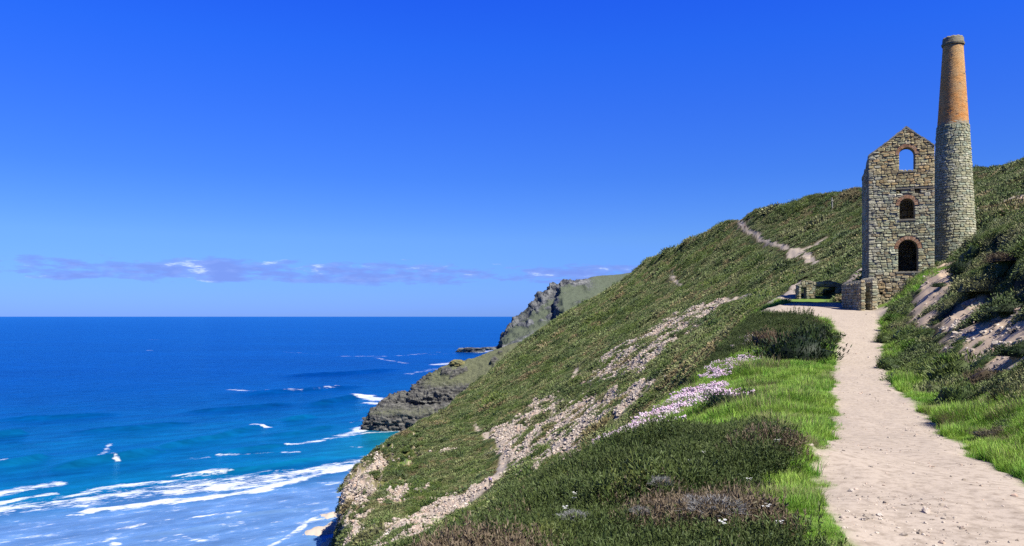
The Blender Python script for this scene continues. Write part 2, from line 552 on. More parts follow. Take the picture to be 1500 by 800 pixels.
class MB:
    """collects pieces of mesh (mixed polygons) with a colour for each"""
    def __init__(s):
        s.v, s.f, s.c = [], [], []

    def add(s, verts, faces, col=(1, 1, 1)):
        o = len(s.v)
        s.v += [tuple(p) for p in verts]
        s.f += [tuple(i + o for i in f) for f in faces]
        s.c += [col] * len(verts)

    def box(s, lo, hi, col=(1, 1, 1), fn=None):
        v = [(x, y, z) for x in (lo[0], hi[0]) for y in (lo[1], hi[1]) for z in (lo[2], hi[2])]
        if fn:
            v = [fn(*p) for p in v]
        s.add(v, [(0, 1, 3, 2), (4, 6, 7, 5), (0, 4, 5, 1), (2, 3, 7, 6), (0, 2, 6, 4), (1, 5, 7, 3)], col)

    def tube(s, pts, rads, n=8, col=(1, 1, 1)):
        rings = []
        for i, p in enumerate(pts):
            p = Vector(p)
            d = (Vector(pts[min(i + 1, len(pts) - 1)]) - Vector(pts[max(i - 1, 0)])).normalized()
            a = d.orthogonal().normalized()
            b = d.cross(a)
            rings.append([p + (a * math.cos(2 * math.pi * k / n) + b * math.sin(2 * math.pi * k / n)) * rads[i] for k in range(n)])
        v = [q for r in rings for q in r]
        f = [(i * n + k, i * n + (k + 1) % n, (i + 1) * n + (k + 1) % n, (i + 1) * n + k) for i in range(len(pts) - 1) for k in range(n)]
        f += [tuple(range(n))[::-1], tuple((len(pts) - 1) * n + k for k in range(n))]
        s.add(v, f, col)

    def mesh(s, name, smooth=False):
        me = bpy.data.meshes.new(name)
        me.from_pydata(s.v, [], s.f)
        at = me.attributes.new('tint', 'FLOAT_COLOR', 'POINT')
        at.data.foreach_set('color', np.array([(*c, 1.0) for c in s.c], np.float32).ravel())
        if smooth:
            me.polygons.foreach_set('use_smooth', np.ones(len(me.polygons), bool))
        me.update()
        return me


# ------------------------------------------------------------------ ground materials
def ground_material():
    m, t = material('ground')
    geo = t.n('ShaderNodeNewGeometry').outputs['Position']
    big = t.noise(geo, 0.07, 4.0, 0.6)
    mid = t.noise(geo, 0.9, 5.0, 0.6)
    fine = t.noise(geo, 9.0, 5.0, 0.65)
    peb = t.n('ShaderNodeTexVoronoi', ins={'Scale': 38.0})
    t.t.links.new(geo, peb.inputs['Vector'])
    heath = t.mix(mid, (0.12, 0.118, 0.036), (0.22, 0.195, 0.075))
    heath = t.mix(t.ramp(big, [(0.42, 0.0), (0.62, 1.0)]), heath, (0.15, 0.175, 0.046))
    heath = t.mix(t.attr('litter_gap_shade').outputs['Fac'], heath, (0.035, 0.032, 0.016))  # peat litter on the knoll; on the hillside, painted shade between clumps
    turf = t.mix(mid, (0.10, 0.20, 0.022), (0.20, 0.29, 0.055))
    soil = t.mix(mid, (0.50, 0.415, 0.325), (0.57, 0.485, 0.39))
    soil = t.mix(t.ramp(fine, [(0.30, 0.8), (0.55, 0.0)]), soil, (0.27, 0.215, 0.16))
    soil = t.mix(t.ramp(t.noise(t.mapping(geo, scale=(0.7, 1.0, 1.0)), 0.9, 7.0, 0.75), [(0.50, 0.0), (0.75, 0.38)]), soil, (0.33, 0.275, 0.21))
    soil = t.mix(t.ramp(peb.outputs['Distance'], [(0.06, 0.6), (0.22, 0.0)]), soil, (0.30, 0.245, 0.19))
    rock = t.mix(mid, (0.42, 0.335, 0.25), (0.66, 0.56, 0.45))
    rock = t.mix(t.ramp(t.noise(geo, 0.35, 3.0, 0.6), [(0.48, 0.0), (0.66, 0.9)]), rock, (0.60, 0.42, 0.31))
    rock = t.mix(t.ramp(fine, [(0.34, 0.8), (0.5, 0.0)]), rock, (0.12, 0.10, 0.085))
    sandy = t.mix(mid, (0.60, 0.44, 0.28), (0.74, 0.58, 0.41))
    beach = t.mix(mid, (0.60, 0.51, 0.40), (0.66, 0.57, 0.46))
    col = t.mix(t.attr('grass').outputs['Fac'], heath, turf)
    col = t.mix(t.attr('scree').outputs['Fac'], col, rock)
    col = t.mix(t.attr('sand').outputs['Fac'], col, sandy)
    col = t.mix(t.attr('path').outputs['Fac'], col, soil)
    col = t.mix(t.attr('beach').outputs['Fac'], col, beach)
    hgt = t.math('ADD', t.math('MULTIPLY', fine, 0.6), t.math('MULTIPLY', peb.outputs['Distance'], 0.25))
    out(t, principled(t, col, 0.9, 0.15, bump(t, hgt, 0.28, 0.02)))
    return m


M_GROUND = ground_material()


def rock_material(name, light, dark, lichen, scale=0.25, strata=0.0, grass=(0.10, 0.125, 0.05)):
    """cliff rock; turf on the gentle faces by the 'turf' attribute"""
    m, t = material(name)
    geo = t.n('ShaderNodeNewGeometry').outputs['Position']
    sv_ = t.mapping(geo, scale=(1, 1, 1 + strata * 5), rot=(0, R(6), 0))
    a = t.noise(sv_, scale, 7.0, 0.65)
    b = t.noise(sv_, scale * 5, 6.0, 0.7)
    vor = t.n('ShaderNodeTexVoronoi', feature='DISTANCE_TO_EDGE', ins={'Scale': scale * 2.2})
    t.t.links.new(t.mapping(sv_, scale=(1, 1, 1.6)), vor.inputs['Vector'])
    col = t.mix(t.ramp(a, [(0.40, 0.0), (0.70, 1.0)]), dark, light)
    col = t.mix(t.ramp(b, [(0.55, 0.0), (0.75, 0.7)]), col, lichen)
    col = t.mix(t.ramp(vor.outputs['Distance'], [(0.0, 0.75), (0.06, 0.0)]), col, (dark[0] * 0.35, dark[1] * 0.35, dark[2] * 0.35))
    tf = t.math('ADD', t.attr('turf').outputs['Fac'], t.math('MULTIPLY', t.math('SUBTRACT', b, 0.5), 1.6))
    g2 = t.mix(t.noise(geo, scale * 3, 5.0, 0.7), (grass[0] * 0.55, grass[1] * 0.55, grass[2] * 0.6), (grass[0] * 1.5, grass[1] * 1.45, grass[2] * 1.5))
    col = t.mix(t.ramp(tf, [(0.42, 0.0), (0.60, 1.0)]), col, g2)
    h = t.math('ADD', a, t.math('MULTIPLY', b, 0.6))
    out(t, principled(t, col, 0.9, 0.2, bump(t, h, 0.9, 0.8 / scale * 0.25)))
    return m


# ------------------------------------------------------------------ land mesh
def build_land():
    tt = np.concatenate([np.linspace(-1.6, -0.46, 30), np.linspace(-0.45, 0.78, 800), np.linspace(0.79, 2.2, 40)])
    yy = np.exp(np.linspace(math.log(5.0), math.log(764.0), 560)) - 14.0
    Yg, Tg = np.meshgrid(yy, tt, indexing='ij')
    Xg = Tg * (Yg + 14.0)
    X, Y = Xg.ravel(), Yg.ravel()
    Z = H(X, Y)
    p, s, g, sd = masks(X, Y)
    p = np.where(Z < EYE - 50, 0, p)
    rough = s * (0.22 * ridged(X * 0.30, Y * 0.30, octaves=4) + 0.25 * fbm(X * 1.1, Y * 1.1, octaves=3))
    Z = Z + rough
    beach = sstep(3.2, 1.6, Z + fbm(X * 0.3, Y * 0.3) * 0.5)
    cl = sstep(EYE - 37, EYE - 43, Z) * (1 - beach) * (Y > 60)
    gx = np.gradient(Z.reshape(Xg.shape), axis=1).ravel() / np.maximum(np.gradient(Xg, axis=1).ravel(), 1e-3)
    s = np.maximum(s, sstep(1.05, 1.5, np.abs(gx)) * (Y > 60) * (1 - beach))
    F4 = grid_faces(len(yy), len(tt))
    cls = np.zeros(len(F4), int)
    fp = p[F4].mean(1)
    fb = beach[F4].mean(1)
    cls[fp > 0.5] = 1
    cls[fb > 0.5] = 2
    V = np.stack([X, Y, Z], 1)
    ground_dark = np.maximum(sstep(70, 62, Y), 0.8 * sstep(EYE - 36, EYE - 22, Z)) * (1 - g) * (1 - sd)  # near: dark peat litter; hillside: shade between heath clumps put into the colour
    at = dict(path=p, scree=s, grass=g, sand=sd, beach=beach, litter_gap_shade=ground_dark)
    for c, (nm, lab) in enumerate((('hillside', 'heather covered coastal hillside rising from the sea cliffs to a long ridge'),
                                   ('path', 'pale stony footpath and the thin trails across the heath'),
                                   ('beach', 'strip of pale sand at the foot of the cliff'))):
        sel = F4[cls == c]
        ids, inv = np.unique(sel.ravel(), return_inverse=True)
        me = mesh_from(nm, V[ids], inv.reshape(-1, 4), {k: a[ids] for k, a in at.items()}, smooth=True)
        link(nm, me, M_GROUND, label=lab, kind='structure')


build_land()


# ------------------------------------------------------------------ headlands: profiles swept along the coast, displaced into rock
def loft_profiles(stations, nu, nv):
    """stations: (x, [(y, z, turf) ...]); returns grid of points and turf weights"""
    xs = np.array([s[0] for s in stations], float)
    K = np.array([s[1] for s in stations], float)
    u = np.linspace(xs[0], xs[-1], nu)
    kn = np.stack([[np.interp(u, xs, K[:, k, c]) for c in range(3)] for k in range(K.shape[1])])   # (k,3,nu)
    seg = np.r_[0, np.cumsum([max(1.0, float(np.mean(np.hypot(kn[k + 1, 0] - kn[k, 0], kn[k + 1, 1] - kn[k, 1])))) for k in range(len(kn) - 1)])]
    v = np.linspace(0, seg[-1], nv)
    G = np.empty((nu, nv, 4))
    for i in range(nu):
        G[i, :, 0] = u[i]
        for c, j in ((0, 1), (1, 2), (2, 3)):
            G[i, :, j] = np.interp(v, seg, kn[:, c, i])
    return G


def smooth_grid(G, n=2):
    for _ in range(n):
        G[1:-1] = G[1:-1] * 0.5 + (G[:-2] + G[2:]) * 0.25
        G[:, 1:-1] = G[:, 1:-1] * 0.5 + (G[:, :-2] + G[:, 2:]) * 0.25
    return G


def grid_normals(P3):
    du = np.gradient(P3, axis=0)
    dv = np.gradient(P3, axis=1)
    n = np.cross(du, dv)
    n /= np.maximum(np.linalg.norm(n, axis=2), 1e-9)[..., None]
    return n


M_HEAD = rock_material('headland_rock', (0.30, 0.295, 0.255), (0.055, 0.055, 0.058), (0.42, 0.39, 0.29), 0.22, 1.0, (0.145, 0.16, 0.085))
M_FAR = rock_material('far_headland_rock', (0.30, 0.305, 0.29), (0.045, 0.052, 0.066), (0.42, 0.41, 0.36), 0.075, 0.0, (0.105, 0.130, 0.080))


def build_headland():
    E = EYE
    # x, then (y, z above sea, turf) from behind over the ridge down to the sea in front
    def st(x, zr, yr, zc, yc, zl=8.0, yl=379.0, turf=1.0):
        yc, yr = yc + 5, yr + 5
        return (x, [(yr + 60, -3, 0), (yr + 22, zr * 0.55, turf), (yr, zr, turf), ((yr + yc) / 2, zr * 0.45 + zc * 0.55, turf), (yc, zc, 0.15),
                    (yc - 2.0, zl + (zc - zl) * 0.55, 0.0), (yc - 2.6, zl + 2.6, 0.2), (yl, zl, 0.55), (yl - 1.2, zl * 0.5, 0.0), (yl - 2.2, -3, 0.0)])
    S = [st(-72, 1.0, 392, 0.6, 388, 0.4, 383, 0), st(-69, 7.0, 394, 6.6, 389, 6.0, 381, 0), st(-65, 8.4, 396, 8.2, 389, 7.6, 379, 0), st(-63.5, 12.5, 398, 11.6, 389, 7.9, 378.5, 0.0),
         st(-58, 14.0, 400, 12.6, 390, 8, 378, 0.2), st(-52, 15.0, 402, 13.6, 390, 8, 377.6, 0.3), st(-49.5, 19.5, 402, 14.4, 390, 8, 377.4, 0.2), st(-44, 23.5, 403, 15.0, 389, 8, 377, 0.5),
         st(-36, 28.0, 405, 15.6, 388, 8.2, 376.5, 0.75), st(-28, 31.0, 406, 16.0, 387, 8.4, 376, 0.9), st(-20, 32.8, 407, 17.0, 386, 8.6, 375, 1.0),
         st(-6, 37.4, 410, 20.0, 384, 9, 374, 1.0), st(10, 43.5, 414, 24.0, 384, 10, 374, 1.0), st(30, 50.0, 418, 30.0, 386, 12, 374, 1.0)]
    G = loft_profiles(S, 330, 260)
    G = smooth_grid(G, 2)
    P3 = G[..., :3]
    n = grid_normals(P3)
    if n[..., 2].mean() < 0:
        n = -n
    x, y, z = P3[..., 0], P3[..., 1], P3[..., 2]
    turf = G[..., 3]
    strata = ridged(x * 0.05, y * 0.05, (z + x * 0.06) * 0.55, octaves=3)
    blocks = np.round(fbm(x * 0.30, y * 0.30, (z + x * 0.06) * 0.8, octaves=3) * 2.6) / 2.6
    d = (1 - turf) * (1.1 * strata + 1.9 * blocks + 0.5 * ridged(x * 0.5, y * 0.5, z * 1.2, octaves=2)) + turf * (0.75 * ridged(x * 0.13, y * 0.13, octaves=4) - 0.2 + 0.8 * fbm(x * 0.05, y * 0.05))
    # crags standing out of the turf
    crag = sstep(0.25, 0.6, fbm(x * 0.07 + 5, y * 0.11, octaves=3))
    d = d + turf * crag * (0.8 + 1.3 * ridged(x * 0.4, y * 0.4, z * 0.4, octaves=3))
    turf = turf * (1 - 0.9 * crag)
    turf = turf - sstep(0.75, 0.95, 1 - n[..., 2]) * 0.2
    Q = P3 + n * d[..., None]
    me = mesh_from('headland', Q.reshape(-1, 3), grid_faces(330, 260), {'turf': turf.ravel()}, smooth=False)
    link('headland', me, M_HEAD, label='low grey headland of layered rock running out into the surf', kind='structure')


build_headland()


def build_far_headland():
    f = 1290.0 / F

    def st(px, row_top, yr, prof, turf):
        x = (px - CX) * f
        zr = (HZ - row_top) * f + EYE
        pts = [(yr + 260, -6, 0), (yr + 90, zr * 0.6, turf), (yr, zr, turf)]
        for fy, fz, tf in prof:
            pts.append((yr - fy, zr * fz, tf))
        return (x, pts)
    rocky = [(22, 0.80, 0.25), (50, 0.60, 0.75), (85, 0.42, 0.6), (110, 0.20, 0.0), (122, -0.06, 0.0)]
    soft = [(30, 0.86, 0.9), (75, 0.66, 1.0), (130, 0.45, 1.0), (165, 0.24, 0.6), (185, -0.06, 0.0)]
    S = [st(720, 511.6, 1300, [(2, 0.9, 0), (4, 0.8, 0), (6, 0.6, 0), (8, 0.3, 0), (10, -1, 0)], 0), st(729, 509, 1300, [(4, 0.9, 0), (8, 0.8, 0), (12, 0.6, 0), (16, 0.3, 0), (20, -0.5, 0)], 0),
         st(734, 486, 1305, rocky, 0), st(745, 472, 1310, rocky, 0.1), st(757, 459, 1315, rocky, 0.2), st(770, 449, 1320, rocky, 0.3),
         st(782, 434, 1325, rocky, 0.1), st(795, 421, 1330, rocky, 0.0), st(812, 410, 1335, rocky, 0.0), st(822, 406, 1335, soft, 0.1), st(838, 404.5, 1340, soft, 0.3),
         st(850, 403, 1345, soft, 0.2), st(872, 401.5, 1350, soft, 0.9), st(905, 398, 1360, soft, 1.0), st(940, 394, 1370, soft, 1.0), st(1040, 388, 1400, soft, 1.0)]
    G = loft_profiles(S, 360, 190)
    G = smooth_grid(G, 1)
    P3 = G[..., :3]
    n = grid_normals(P3)
    if n[..., 2].mean() < 0:
        n = -n
    x, y, z = P3[..., 0], P3[..., 1], P3[..., 2]
    turf = G[..., 3]
    top = np.exp(-((z - 112) / 16.0) ** 2) * sstep((880 - CX) * f, (800 - CX) * f, x) * 0.6
    rk = np.clip(1 - turf + top, 0, 1)
    r1 = ridged(x * 0.022, y * 0.022, z * 0.03, octaves=5)
    d = rk * (7.0 * r1 - 9.0 + 5.0 * np.round(fbm(x * 0.06, y * 0.06, z * 0.06, octaves=3) * 2) / 2 - 3) + (1 - rk) * 2.5 * fbm(x * 0.02, y * 0.02, octaves=4)
    crag = sstep(0.15, 0.5, fbm(x * 0.018 + 2, y * 0.018, z * 0.02, octaves=3)) * sstep((930 - CX) * f, (820 - CX) * f, x)
    d = d + (1 - rk) * crag * (3 + 4 * ridged(x * 0.05, y * 0.05, z * 0.05, octaves=3))
    turf = np.clip(1 - rk - crag * 0.8, 0, 1) + 0.15
    ok = sstep(0, 4, z)
    Q = P3 + n * (d * ok)[..., None]
    me = mesh_from('far_headland', Q.reshape(-1, 3), grid_faces(360, 190), {'turf': turf.ravel()}, smooth=False)
    link('far_headland', me, M_FAR, label='distant headland with crags along its skyline and grey green slopes', kind='structure')


build_far_headland()


# ------------------------------------------------------------------ sea
def sea_at(px, py):
    Y = EYE * F / (py - HZ)
    return np.array([(px - CX) / F * Y, Y])


FOAM = [  # polyline in the photograph, half width in metres, strength
    ([(-20, 726), (30, 718), (62, 711)], 3.2, 1.0), ([(-20, 742), (30, 731), (75, 724)], 1.5, 0.95), ([(-20, 756), (12, 751), (26, 748)], 0.9, 0.95),
    ([(60, 738), (100, 728), (150, 717), (190, 710)], 2.4, 0.8), ([(100, 733), (160, 725)], 1.2, 0.8),
    ([(190, 712), (245, 706), (300, 706), (350, 702)], 3.6, 0.75), ([(185, 722), (230, 724), (250, 720)], 1.1, 0.9),
    ([(140, 748), (180, 741), (215, 738), (262, 734), (330, 726), (385, 716), (430, 705), (480, 692), (530, 679), (575, 664)], 2.3, 1.15),
    ([(260, 722), (320, 715), (380, 707), (430, 695), (480, 685), (550, 672)], 4.4, 0.92),
    ([(270, 697), (325, 693)], 2.6, 0.75), ([(55, 742), (80, 741), (125, 741)], 0.8, 0.8), ([(105, 755), (120, 754)], 0.7, 0.95),
    ([(175, 775), (195, 771), (210, 768)], 1.0, 0.9), ([(180, 773), (240, 762), (262, 760)], 0.5, 0.6), ([(285, 757), (315, 754), (350, 750)], 0.7, 0.85),
    ([(130, 797), (165, 789)], 0.6, 0.8), ([(158, 792), (172, 797)], 1.0, 1.0), ([(215, 795), (262, 783), (300, 795)], 0.9, 0.6),
    ([(0, 795), (40, 788), (60, 783)], 1.0, 0.6), ([(395, 800), (425, 785), (442, 772), (460, 758), (482, 751), (510, 746)], 0.8, 0.85),
    ([(440, 768), (470, 760), (505, 748)], 1.4, 0.6), ([(400, 765), (412, 764)], 0.7, 0.9),
    ([(373, 623), (380, 624), (391, 626)], 1.4, 1.2), ([(0, 675), (4, 680)], 1.5, 1.2), ([(150, 668), (157, 655), (162, 650)], 1.0, 0.75), ([(158, 668), (173, 676)], 0.8, 0.75),
    ([(526, 581), (550, 585), (600, 585), (640, 583)], 4.8, 1.1), ([(540, 590), (575, 593), (600, 594)], 3.0, 1.0),
    ([(500, 638), (525, 631), (548, 622)], 3.2, 1.0), ([(470, 645), (500, 640), (540, 634), (580, 632), (640, 630)], 1.5, 0.85), ([(515, 618), (545, 613)], 1.5, 0.7),
    ([(425, 652), (450, 648), (470, 645)], 1.6, 0.85), ([(318, 667), (360, 665), (435, 662)], 1.3, 0.75), ([(500, 655), (540, 655)], 0.9, 0.6), ([(280, 672), (300, 670)], 1.4, 0.6),
    ([(345, 572), (390, 575), (450, 573), (500, 568)], 2.0, 0.62), ([(340, 571), (356, 573)], 2.6, 0.8), ([(500, 522), (560, 522), (590, 521), (640, 516)], 3.5, 0.72),
    ([(550, 524), (575, 529), (595, 532)], 3.0, 0.72), ([(640, 534), (665, 531)], 6.0, 0.95), ([(600, 548), (640, 540)], 3.5, 0.6), ([(700, 517), (716, 514), (724, 513)], 5.0, 0.8),
    ([(668, 515.5), (712, 516)], 3.0, 0.7), ([(210, 514), (226, 513)], 4.0, 0.75), ([(170, 498), (260, 497)], 5.0, 0.45), ([(312, 513), (330, 513)], 4.0, 0.6), ([(420, 516), (470, 519)], 4.0, 0.55),
    ([(620, 520), (680, 517)], 3.5, 0.55),
]
CREST = [  # swell fronts: polyline, height, half width
    ([(-20, 686), (40, 676), (75, 667)], 1.5, 5.0), ([(60, 692), (110, 683), (160, 674), (205, 667), (250, 660)], 1.6, 5.0), ([(180, 672), (260, 652), (330, 637), (378, 625), (400, 620)], 1.3, 6.0),
    ([(415, 617), (450, 612), (470, 611)], 1.3, 5.0), ([(-20, 640), (20, 636), (45, 634)], 1.6, 7.0), ([(440, 596), (490, 588), (530, 581), (560, 580)], 1.9, 8.0), ([(100, 634), (200, 628), (290, 618)], 1.1, 7.0),
    ([(240, 700), (300, 695), (360, 688), (420, 680), (480, 668)], 0.8, 4.0), ([(310, 668), (360, 660), (430, 650)], 0.9, 5.0), ([(300, 764), (390, 752), (480, 742)], 0.4, 2.2),
    ([(190, 788), (300, 775), (380, 765)], 0.35, 2.2), ([(380, 640), (440, 634), (500, 622)], 0.8, 5.0), ([(260, 605), (360, 598), (440, 590)], 1.2, 9.0), ([(330, 580), (450, 572), (540, 565)], 1.5, 12.0),
    ([(-20, 615), (80, 612), (180, 606)], 1.1, 8.0), ([(400, 552), (500, 548), (600, 540)], 1.6, 14.0),
]


def build_sea():
    tt = np.concatenate([np.linspace(-3, -0.78, 40), np.linspace(-0.77, 0.06, 640), np.linspace(0.07, 2.5, 60)])
    rr = np.concatenate([np.geomspace(0.9, 9, 40)[:-1], np.linspace(9, 372, 430), np.linspace(376, 640, 20)])[::-1]
    yy = EYE * F / rr
    Yg, Tg = np.meshgrid(yy, tt, indexing='ij')
    Xg = Tg * Yg
    X, Y = Xg.ravel(), Yg.ravel()
    # distance out to sea from the line where the rollers break
    p0 = np.array([-84.6, 256.0])
    n = np.array([-0.593, 0.805])
    dt = np.array([0.805, 0.593])
    s = (X - p0[0]) * n[0] + (Y - p0[1]) * n[1]
    l = (X - p0[0]) * dt[0] + (Y - p0[1]) * dt[1]
    nearw = np.clip(1 - (Y - 150) / 1400.0, 0, 1)
    z = nearw * (0.16 * fbm(X * 0.06, Y * 0.06, octaves=4) + 0.06 * fbm(X * 0.3, Y * 0.3, octaves=3))
    # long low swells parallel to the breakers
    ph = s / 21.0 + fbm(X * 0.006, Y * 0.006) * 2.2
    z = z + sstep(20, 120, s) * nearw * 0.22 * np.sin(ph) * (0.6 + fbm(X * 0.012, Y * 0.012))
    foam = np.zeros_like(X)
    for pl, hgt, hw in CREST:
        line = np.array([sea_at(*q) for q in pl])
        lo, hi = line.min(0) - 60, line.max(0) + 60
        m = (X > lo[0]) & (X < hi[0]) & (Y > lo[1]) & (Y < hi[1])
        x, y = X[m], Y[m]
        xo = x + fbm(x * 0.03, y * 0.03) * 3
        a, b = line[0], line[-1]
        d = (b - a) / np.linalg.norm(b - a)
        nn = np.array([-d[1], d[0]])
        if nn[1] < 0:
            nn = -nn
        # offset from the polyline along the seaward normal
        al = (xo - a[0]) * d[0] + (y - a[1]) * d[1]
        L = np.linalg.norm(b - a)
        ls = (line - a) @ d
        ln = (line - a) @ nn
        off = (xo - a[0]) * nn[0] + (y - a[1]) * nn[1] - np.interp(al, ls, ln)
        win = sstep(-0.05 * L, 0.3 * L, al) * sstep(1.05 * L, 0.7 * L, al)
        prof = np.where(off > 0, np.exp(-(off / (hw * 1.5)) ** 2), np.exp(-(off / (hw * 0.45)) ** 2))
        z[m] += 1.45 * hgt * win * prof
    for pl, hw, st in FOAM:
        hw = hw * 1.3
        line = np.array([sea_at(*q) for q in pl])
        lo, hi = line.min(0) - hw * 5 - 6, line.max(0) + hw * 5 + 6
        m = (X > lo[0]) & (X < hi[0]) & (Y > lo[1]) & (Y < hi[1])
        x, y = X[m], Y[m]
        wob = fbm(x * 0.12 / max(hw, 1) * 2, y * 0.12 / max(hw, 1) * 2, octaves=3) * hw * 0.9
        d = poly_dist(x, y, line, [hw] * len(line)) + wob
        f = st * sstep(hw * 1.1, -hw * 0.9, d)
        foam[m] = np.maximum(foam[m], f)
    # lacy spent foam between the two lines of breakers, thin streaks inshore
    lacy = np.exp(-((s - 9) / 11.0) ** 2) * sstep(-170, -60, -np.abs(l + 5)) * 0.80
    inshore = sstep(2, -10, s) * 0.37
    foam = np.maximum(foam, np.maximum(lacy, inshore))
    z = z + 0.35 * np.clip(foam - 0.6, 0, 1) * nearw
    V = np.stack([X, Y, z], 1)
    shallow = sstep(14, -22, s + fbm(X * 0.02, Y * 0.02) * 8)
    turq = np.exp(-np.clip(s, 0, None) / 150.0)
    cove = np.exp(-(((X + 38) / 30.0) ** 2 + ((Y - 362) / 22.0) ** 2)) + 0.5 * np.exp(-(((X + 60) / 20.0) ** 2 + ((Y - 330) / 25.0) ** 2))
    me = mesh_from('sea', V, grid_faces(len(yy), len(tt)), dict(foam=foam, shallow=shallow, turq=turq, cove=np.clip(cove, 0, 1)), smooth=True)
    m, t = material('sea_water')
    geo = t.n('ShaderNodeNewGeometry').outputs['Position']
    cd = t.n('ShaderNodeVectorMath', operation='LENGTH')
    t.t.links.new(geo, cd.inputs[0])
    dist = cd.outputs['Value']
    rot = t.mapping(geo, rot=(0, 0, R(-36.4)))
    streak = t.noise(t.mapping(rot, scale=(0.004, 0.03, 0)), 1.0, 5.0, 0.6)
    patch = t.noise(t.mapping(geo, scale=(0.0015, 0.006, 0)), 1.0, 4.0, 0.6)
    deep = t.mix(t.ramp(patch, [(0.38, 0.0), (0.62, 1.0)]), (0.000, 0.036, 0.19), (0.000, 0.052, 0.255))
    c = t.mix(t.ramp(t.attr('turq').outputs['Fac'], [(0.02, 0.0), (0.30, 0.45), (0.85, 1.0)]), deep, (0.003, 0.175, 0.34))
    c = t.mix(t.math('MULTIPLY', t.ramp(streak, [(0.42, 0.0), (0.66, 1.0)]), 0.55), c, (0.001, 0.055, 0.23))
    c = t.mix(t.math('MULTIPLY', t.attr('cove').outputs['Fac'], 0.85), c, (0.010, 0.22, 0.27))
    wet = t.mix(t.noise(t.mapping(rot, scale=(0.02, 0.10, 0)), 1.0, 4.0, 0.6), (0.09, 0.22, 0.46), (0.18, 0.32, 0.57))
    c = t.mix(t.attr('shallow').outputs['Fac'], c, wet)
    n1 = t.noise(t.mapping(rot, scale=(0.10, 0.22, 0.1)), 1.0, 6.0, 0.65)
    n2 = t.noise(t.mapping(rot, scale=(0.35, 0.8, 0.3)), 1.0, 6.0, 0.75)
    fo = t.math('ADD', t.attr('foam').outputs['Fac'], t.math('MULTIPLY', t.math('SUBTRACT', t.math('ADD', t.math('MULTIPLY', n1, 0.6), t.math('MULTIPLY', n2, 0.4)), 0.5), 4.4))
    ff = t.ramp(fo, [(0.58, 0.0), (0.98, 1.0)])
    ff = t.math('MULTIPLY', ff, t.ramp(t.attr('foam').outputs['Fac'], [(0.12, 0.0), (0.30, 0.6), (0.6, 1.0)]))
    spk = t.noise(t.mapping(rot, scale=(0.050, 0.110, 0)), 1.0, 9.0, 0.70)
    c = t.mix(1.0, c, t.ramp(spk, [(0.30, 0.62), (0.50, 1.0), (0.70, 1.42)]), 'MULTIPLY')
    c = t.mix(ff, c, (0.84, 0.88, 0.90))
    chop = t.math('ADD', t.noise(t.mapping(rot, scale=(0.06, 0.20, 0.1)), 1.0, 6.0, 0.62), t.math('MULTIPLY', t.noise(t.mapping(rot, scale=(0.5, 1.0, 0.5)), 1.0, 4.0, 0.6), 0.25))
    nb = bump(t, chop, 0.5, 1.4)
    df = t.n('ShaderNodeBsdfDiffuse')
    t.t.links.new(albedo(t, c), df.inputs[0])
    # light welling up from inside the water does not depend on the tilt of its surface
    upv = t.n('ShaderNodeCombineXYZ', ins={2: 1.0})
    t.t.links.new(upv.outputs[0], df.inputs['Normal'])
    gl = t.n('ShaderNodeBsdfGlossy', ins={'Color': (0.18, 0.66, 1.0, 1), 'Roughness': 0.16})
    t.t.links.new(nb, gl.inputs['Normal'])
    fr = t.n('ShaderNodeFresnel', ins={'IOR': 1.33})
    t.t.links.new(nb, fr.inputs['Normal'])
    mx = t.n('ShaderNodeMixShader')
    t.t.links.new(t.math('MULTIPLY', fr.outputs[0], t.math('MULTIPLY_ADD', t.attr('shallow').outputs['Fac'], 0.05, 0.62)), mx.inputs[0])
    t.t.links.new(df.outputs[0], mx.inputs[1])
    t.t.links.new(gl.outputs[0], mx.inputs[2])
    out(t, mx)
    link('sea', me, m, label='deep blue sea with rollers breaking into white surf near the beach', kind='structure')


build_sea()


def rock_mesh(name, seed, sub=4, amp=0.35, freq=1.6, squash=(1, 1, 1), flat=0.0):
    bm = bmesh.new()
    bmesh.ops.create_icosphere(bm, subdivisions=sub, radius=1.0)
    co = np.array([v.co[:] for v in bm.verts])
    r = 1 + amp * (ridged(co[:, 0] * freq + seed, co[:, 1] * freq, co[:, 2] * freq, octaves=3) - 0.6) * 0.6
    q = np.round(fbm(co[:, 0] * freq * 1.3 + seed, co[:, 1] * freq * 1.3, co[:, 2] * freq * 1.3, octaves=2) * 3) / 3
    co = co * (r + 0.22 * amp * q)[:, None] * np.array(squash)
    if flat:
        co[:, 2] = np.where(co[:, 2] > flat, flat + (co[:, 2] - flat) * 0.25, co[:, 2])
    for v, p in zip(bm.verts, co):
        v.co = p
    me = bpy.data.meshes.new(name)
    bm.to_mesh(me)
    bm.free()
    at = me.attributes.new('turf', 'FLOAT', 'POINT')
    at.data.foreach_set('value', np.zeros(len(me.vertices), np.float32))
    return me


def sea_rock(px, py, wpx, hpx, seed, label):
    x, y = sea_at(px, py)
    k = y / F
    me = rock_mesh('sea_rock', seed, 5, 0.45, 2.0, (wpx * k / 2, wpx * k / 3, hpx * k), hpx * k * 0.6)
    o = link('sea_rock', me, M_FAR, label=label, cat='rock')
    o.location = (x, y, -hpx * k * 0.15)
    return o


